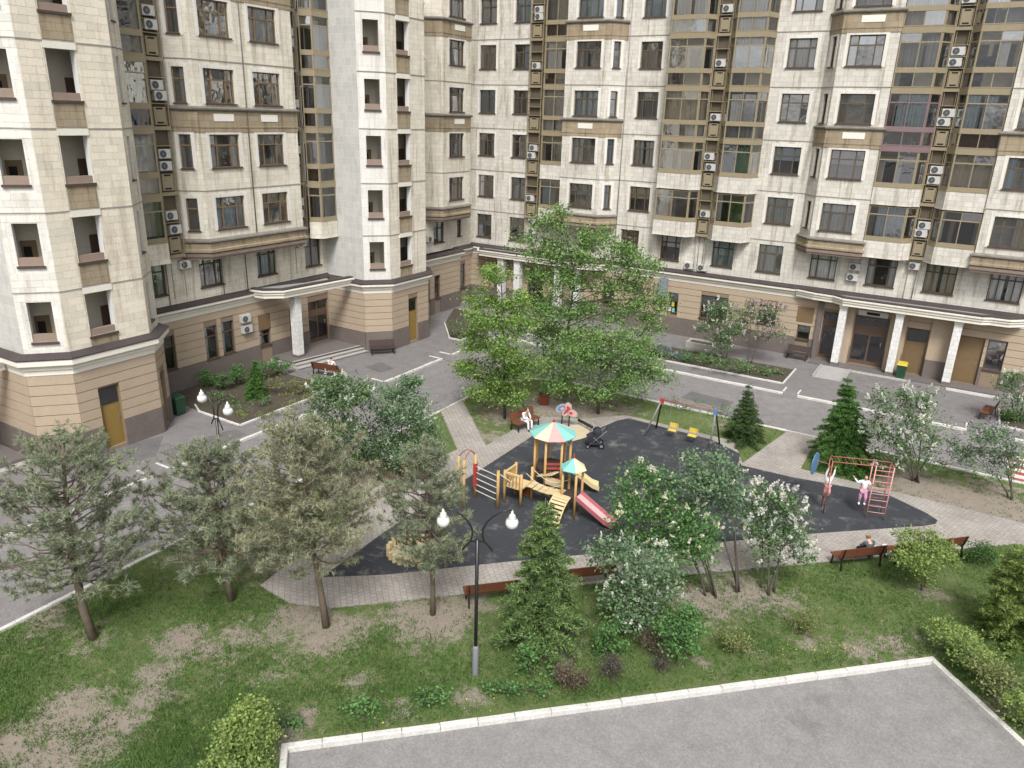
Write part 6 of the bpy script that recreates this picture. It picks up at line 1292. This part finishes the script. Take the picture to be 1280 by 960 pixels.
m = MB(); m.tube([(*Pf['lb'], 2.0), (-3.95, 31.95, 1.95)], .02, 6); cp(m, 'board_arm', ['frame_red'])
c0 = np.array([-4.0, 31.97, 1.80]); m = MB(); m.tube([c0, c0+np.array([-.03, .0037, 0])], .50, 20); cp(m, 'target_board', ['play_blue'])

# log ring, butterfly panel, stroller
LR = thing('log_ring', 'low ring of pale upright logs half hidden by the narrow pine', 'sandbox', (-15.6, 19.1, .03))
m = MB(); m.lathe([(0, .02), (.78, .02), (.80, .0)], 20); part(m, 'sand', ['sand'], LR)
for k in range(22): a = k*2*math.pi/22; m = MB(); m.tube([(.86*math.cos(a), .86*math.sin(a), -.02), (.86*math.cos(a), .86*math.sin(a), .28+.04*(k % 3))], .085, 8); part(m, 'log', ['play_pale'], LR)
BFS = .85; BF = thing('butterfly_board', 'butterfly shaped play panel with pink and blue wings on two posts', 'play panel', (-16.6, 33.2, .02), math.radians(28))
BF.scale = (BFS,)*3
for s in (-.22, .22): m = MB(); m.tube([(s, .05, -.02), (s, .05, .95)], .04, 8); part(m, 'post', ['metal_black'], BF)
def ell(c, rx, rz, y0, y1, ang): 
    m = MB(); n = 18; P = [(c[0]+rx*math.cos(t)*math.cos(ang)-rz*math.sin(t)*math.sin(ang), c[1]+rx*math.cos(t)*math.sin(ang)+rz*math.sin(t)*math.cos(ang)) for t in np.linspace(0, 2*math.pi, n, endpoint=False)]
    f = [(x, y0, z) for x, z in P]; b_ = [(x, y1, z) for x, z in P]; m.face(f); m.face(b_[::-1])
    for i in range(n): m.face([f[i], b_[i], b_[(i+1) % n], f[(i+1) % n]])
    return m
for (c, rx, rz, ang) in (((-.30, 1.22), .36, .25, .5), ((.12, 1.32), .22, .30, .2), ((.38, .92), .36, .24, -.5), ((-.05, .88), .22, .18, .6)):
    o = part(ell(c, rx, rz, .0, .04, ang), 'wing', ['cloth_grey'], BF)
    mm = ell(c, rx*.72, rz*.72, -.012, -.001, ang); link('wing_pattern', mm.mesh('wing_pattern', ['play_blue' if c[0] < -.1 else 'roof_pink']), o); mm = ell((c[0]*.8, c[1]*.9+.1), rx*.34, rz*.34, -.024, -.013, ang); link('wing_spot', mm.mesh('wing_spot', ['play_red' if c[0] > 0 else 'roof_pink']), o)
m = ell((.05, 1.08), .07, .30, -.05, .06, -.7); part(m, 'insect_body', ['play_red'], BF)
m = MB(); m.bar((-16.2, 33.9, .28), (-15.1, 33.35, .30), .08, .14); o = m.obj('timber_edge', ['metal_black']); tag(o, 'dark timber bar lying at the edge of the sand beside the butterfly panel', 'timber'); 
ST = thing('stroller', 'black stroller standing on the rubber pad by the sand', 'stroller', (-14.2, 31.75, .03), math.radians(-60))
for x in (-.27, .27):
    for y, r_ in ((-.35, .11), (.32, .15)): m = MB(); m.tube([(x-.02, y, r_), (x+.02, y, r_)], r_, 14); w_ = part(m, 'wheel', ['metal_black'], ST); m = MB(); m.tube([(x-.025, y, r_), (x+.025, y, r_)], r_*.55, 10); link('hub', m.mesh('hub', ['metal_grey']), w_)
    m = MB(); m.tube([(x, -.35, .12), (x, .05, .50), (x, .55, 1.0)], .014, 6); part(m, 'frame_tube', ['metal_grey'], ST, True); m = MB(); m.tube([(x, .32, .16), (x, -.1, .62)], .014, 6); part(m, 'frame_tube', ['metal_grey'], ST, True)
m = MB(); m.tube([(-.27, .55, 1.0), (.27, .55, 1.0)], .02, 6); part(m, 'handle', ['metal_black'], ST)
m = MB(); m.hexa([(-.22, -.38, .38), (.22, -.38, .38), (.22, .18, .36), (-.22, .18, .36)], [(-.24, -.42, .56), (.24, -.42, .56), (.24, .30, .86), (-.24, .30, .86)]); part(m, 'seat', ['wear_dark'], ST)
m = MB(); m.tube([(-.22, .10, .80), (.22, .10, .80)], .21, 12); part(m, 'hood', ['wear_dark'], ST, True)
m = MB(); m.box(-.2, -.3, .18, .2, .25, .32); part(m, 'basket', ['wear_dark'], ST)

# ---------------------------------------------------------------- people
def skin_mesh(name, V, E, R, mat):
    me = bpy.data.meshes.new(name); me.from_pydata([tuple(v) for v in V], E, []); o = bpy.data.objects.new(name, me); COL.objects.link(o)
    s = o.modifiers.new('skin', 'SKIN'); s.use_smooth_shade = True; sb = o.modifiers.new('sub', 'SUBSURF'); sb.levels = 1; sb.render_levels = 1
    for i, d in enumerate(me.skin_vertices[0].data): d.radius = (R[i], R[i]); d.use_root = i == 0
    dg = bpy.context.evaluated_depsgraph_get(); out = bpy.data.meshes.new_from_object(o.evaluated_get(dg)); bpy.data.objects.remove(o); bpy.data.meshes.remove(me)
    out.name = name; out.materials.clear(); out.materials.append(MATS[mat]); return out
def person(label, loc, rz, J_, top, low, hair, scale=1.0, long_hair=False, sleeves=2, group=None):
    r = thing('person', label, 'person', loc, math.radians(rz), group); r.scale = (scale,)*3
    V, E, R = [], [], []
    def add(p, rad, to=None): V.append(p); R.append(rad); k = len(V)-1; (E.append((to, k)) if to is not None else None); return k
    pel = add(J_['pel'], .105); sp_ = add(J_['spine'], .105, pel); ch = add(J_['chest'], .115, sp_); nk = add(J_['neck'], .05, ch)
    hd = J_['head']; h0 = add((hd[0], hd[1], hd[2]-.07), .062, nk); h1 = add(hd, .095, h0); h2 = add((hd[0], hd[1]+.01, hd[2]+.075), .075, h1)
    add((hd[0], hd[1]-.105, hd[2]-.015), .014, h1)
    segs = {'arm': [], 'leg': []}
    for s in ('l', 'r'):
        sg = -1 if s == 'l' else 1; sh = add(J_['sh'+s], .055, ch); el = add(J_['el'+s], .040, sh); wr = add(J_['wr'+s], .028, el); segs['arm'].append((J_['sh'+s], J_['el'+s], J_['wr'+s]))
        d = (Vector(J_['wr'+s])-Vector(J_['el'+s])).normalized(); sd = d.cross(Vector((0, 0, 1))); sd = sd.normalized() if sd.length > .1 else Vector((1, 0, 0)); pw = Vector(J_['wr'+s])+d*.07; pk = add(tuple(pw), .034, wr)
        for q, l in ((-.027, .065), (-.009, .08), (.009, .075), (.027, .055)): f1 = add(tuple(pw+sd*q+d*.045), .0085, pk); add(tuple(pw+sd*q*1.15+d*(.045+l*.6)+Vector((0, 0, -.012))), .007, f1)
        f1 = add(tuple(Vector(J_['wr'+s])+sd*.045*sg+d*.045), .009, pk); add(tuple(Vector(J_['wr'+s])+sd*.06*sg+d*.085), .008, f1)
        hp = add(J_['hp'+s], .078, pel); kn = add(J_['kn'+s], .055, hp); an = add(J_['an'+s], .036, kn); add(J_['to'+s], .034, an); segs['leg'].append((J_['hp'+s], J_['kn'+s], J_['an'+s], J_['to'+s]))
    link('body', skin_mesh('body', V, E, R, 'skin'), r)
    v = [J_['pel'], J_['spine'], J_['chest']]; e = [(0, 1), (1, 2)]; rr = [.125, .128, .138]
    for a in segs['arm']: k = len(v); v += list(a[:sleeves+1]); e += [(2, k)]+[(k+i, k+i+1) for i in range(sleeves)]; rr += [.073, .054, .040][:sleeves+1]
    link('shirt', skin_mesh('shirt', v, e, rr, top), r)
    v = [J_['pel']]; e = []; rr = [.130]
    for a in segs['leg']: k = len(v); v += list(a[:3]); e += [(0, k), (k, k+1), (k+1, k+2)]; rr += [.095, .070, .050]
    link('trousers', skin_mesh('trousers', v, e, rr, low), r)
    for a in segs['leg']: link('shoe', skin_mesh('shoe', [a[2], a[3]], [(0, 1)], [.048, .045], 'wear_dark' if low != 'wear_pink' else 'wear_white'), r)
    hv = [(hd[0], hd[1]+.03, hd[2]+.075), (hd[0], hd[1]+.055, hd[2]), (hd[0], hd[1]+.06, hd[2]-(.16 if long_hair else .05))]
    link('hair', skin_mesh('hair', hv, [(0, 1), (1, 2)], [.092, .088, .05], hair), r)
    for s in (-1, 1): m = MB(); m.lathe([(0, -.008), (.009, 0), (0, .008)], 6); ey = link('eye', m.mesh('eye', ['slot_black']), r); ey.location = (hd[0]+s*.035, hd[1]-.088, hd[2]+.005)
    return r
def seated(lean=0.0, slump=0.0, arms='lap'):
    J_ = dict(pel=(0, .02, .56), spine=(0, .05-lean*.4, .76-slump*.3), chest=(0, .04-lean, .96-slump), neck=(0, .02-lean*1.3, 1.11-slump*1.1), head=(0, -.03-lean*1.6, 1.25-slump*1.25))
    for s, g in (('l', -1), ('r', 1)):
        J_['sh'+s] = (.18*g, .03-lean, 1.04-slump); J_['el'+s] = (.23*g, -.08-lean, .80-slump*.8); J_['wr'+s] = (.10*g, -.30-lean*.5, .70-slump*.3)
        J_['hp'+s] = (.10*g, 0, .53); J_['kn'+s] = (.13*g, -.43, .53); J_['an'+s] = (.12*g, -.45, .10); J_['to'+s] = (.14*g, -.60, .05)
    return J_
person('person in slate clothes with fair hair slumped on a brown bench', (-1.15, 28.0, 0), 225, seated(.10, .12), 'wear_slate', 'wear_dark', 'hair_fair')
person('person in white with brown hair bending forward on the bench by the red planter', (-18.28, 31.75, 0), 75, seated(.12, .12), 'wear_white', 'wear_white', 'hair_brown')
person('person in white sitting on the bench before the entrance steps', (-32.0, 31.8, 0), 190, seated(.02, .02), 'wear_white', 'wear_white', 'hair_brown')
J1 = dict(pel=(0, 0, .66), spine=(0, .02, .82), chest=(0, 0, 1.0), neck=(0, 0, 1.14), head=(0, -.02, 1.27), shl=(-.15, 0, 1.08), ell=(-.17, -.05, 1.36), wrl=(-.10, -.06, 1.60), shr=(.15, 0, 1.08), elr=(.20, -.05, 1.34), wrr=(.20, -.06, 1.58),
          hpl=(-.08, 0, .62), knl=(-.10, -.10, .33), anl=(-.09, .06, .06), tol=(-.09, -.06, 0), hpr=(.08, 0, .62), knr=(.10, -.14, .34), anr=(.09, -.02, .08), tor=(.09, -.14, .02))
person('child in rose clothes hanging from the bars beside the blue board', (-3.33, 31.5, .62), 30, J1, 'wear_white', 'wear_rose', 'hair_brown', .86, True, group='children on the climbing frame')
J2 = dict(pel=(0, 0, .66), spine=(.01, .02, .82), chest=(0, 0, 1.0), neck=(0, -.01, 1.14), head=(0, -.03, 1.27), shl=(-.15, 0, 1.07), ell=(-.30, -.12, 1.02), wrl=(-.46, -.15, 1.22), shr=(.15, 0, 1.07), elr=(.22, -.14, .96), wrr=(.26, -.30, 1.10),
          hpl=(-.08, 0, .62), knl=(-.10, -.06, .33), anl=(-.09, .03, .05), tol=(-.09, -.10, 0), hpr=(.08, 0, .62), knr=(.10, -.18, .40), anr=(.10, -.10, .12), tor=(.10, -.22, .08))
person('child in a white top and pink trousers climbing the ladder', (-1.98, 32.02, .50), 15, J2, 'wear_white', 'wear_pink', 'hair_brown', .98, True, group='children on the climbing frame')

for x, y in ((1084, 688), (1093, 686), (1101, 690), (1091, 693), (1106, 684)):
    p = at(x, y); m = MB(); m.lathe([(0, .0), (.09, .01), (.11, .05), (.07, .10), (0, .11)], 10); o = m.obj('toy', ['wear_white'], None, True); o.location = (p[0], p[1], .028); o.rotation_euler = (.2, .1, x); o.scale = (1.2, .7, .9); tag(o, 'small white toy lying on the rubber by the red ladder', 'toy', 'white toys by the climbing frame')
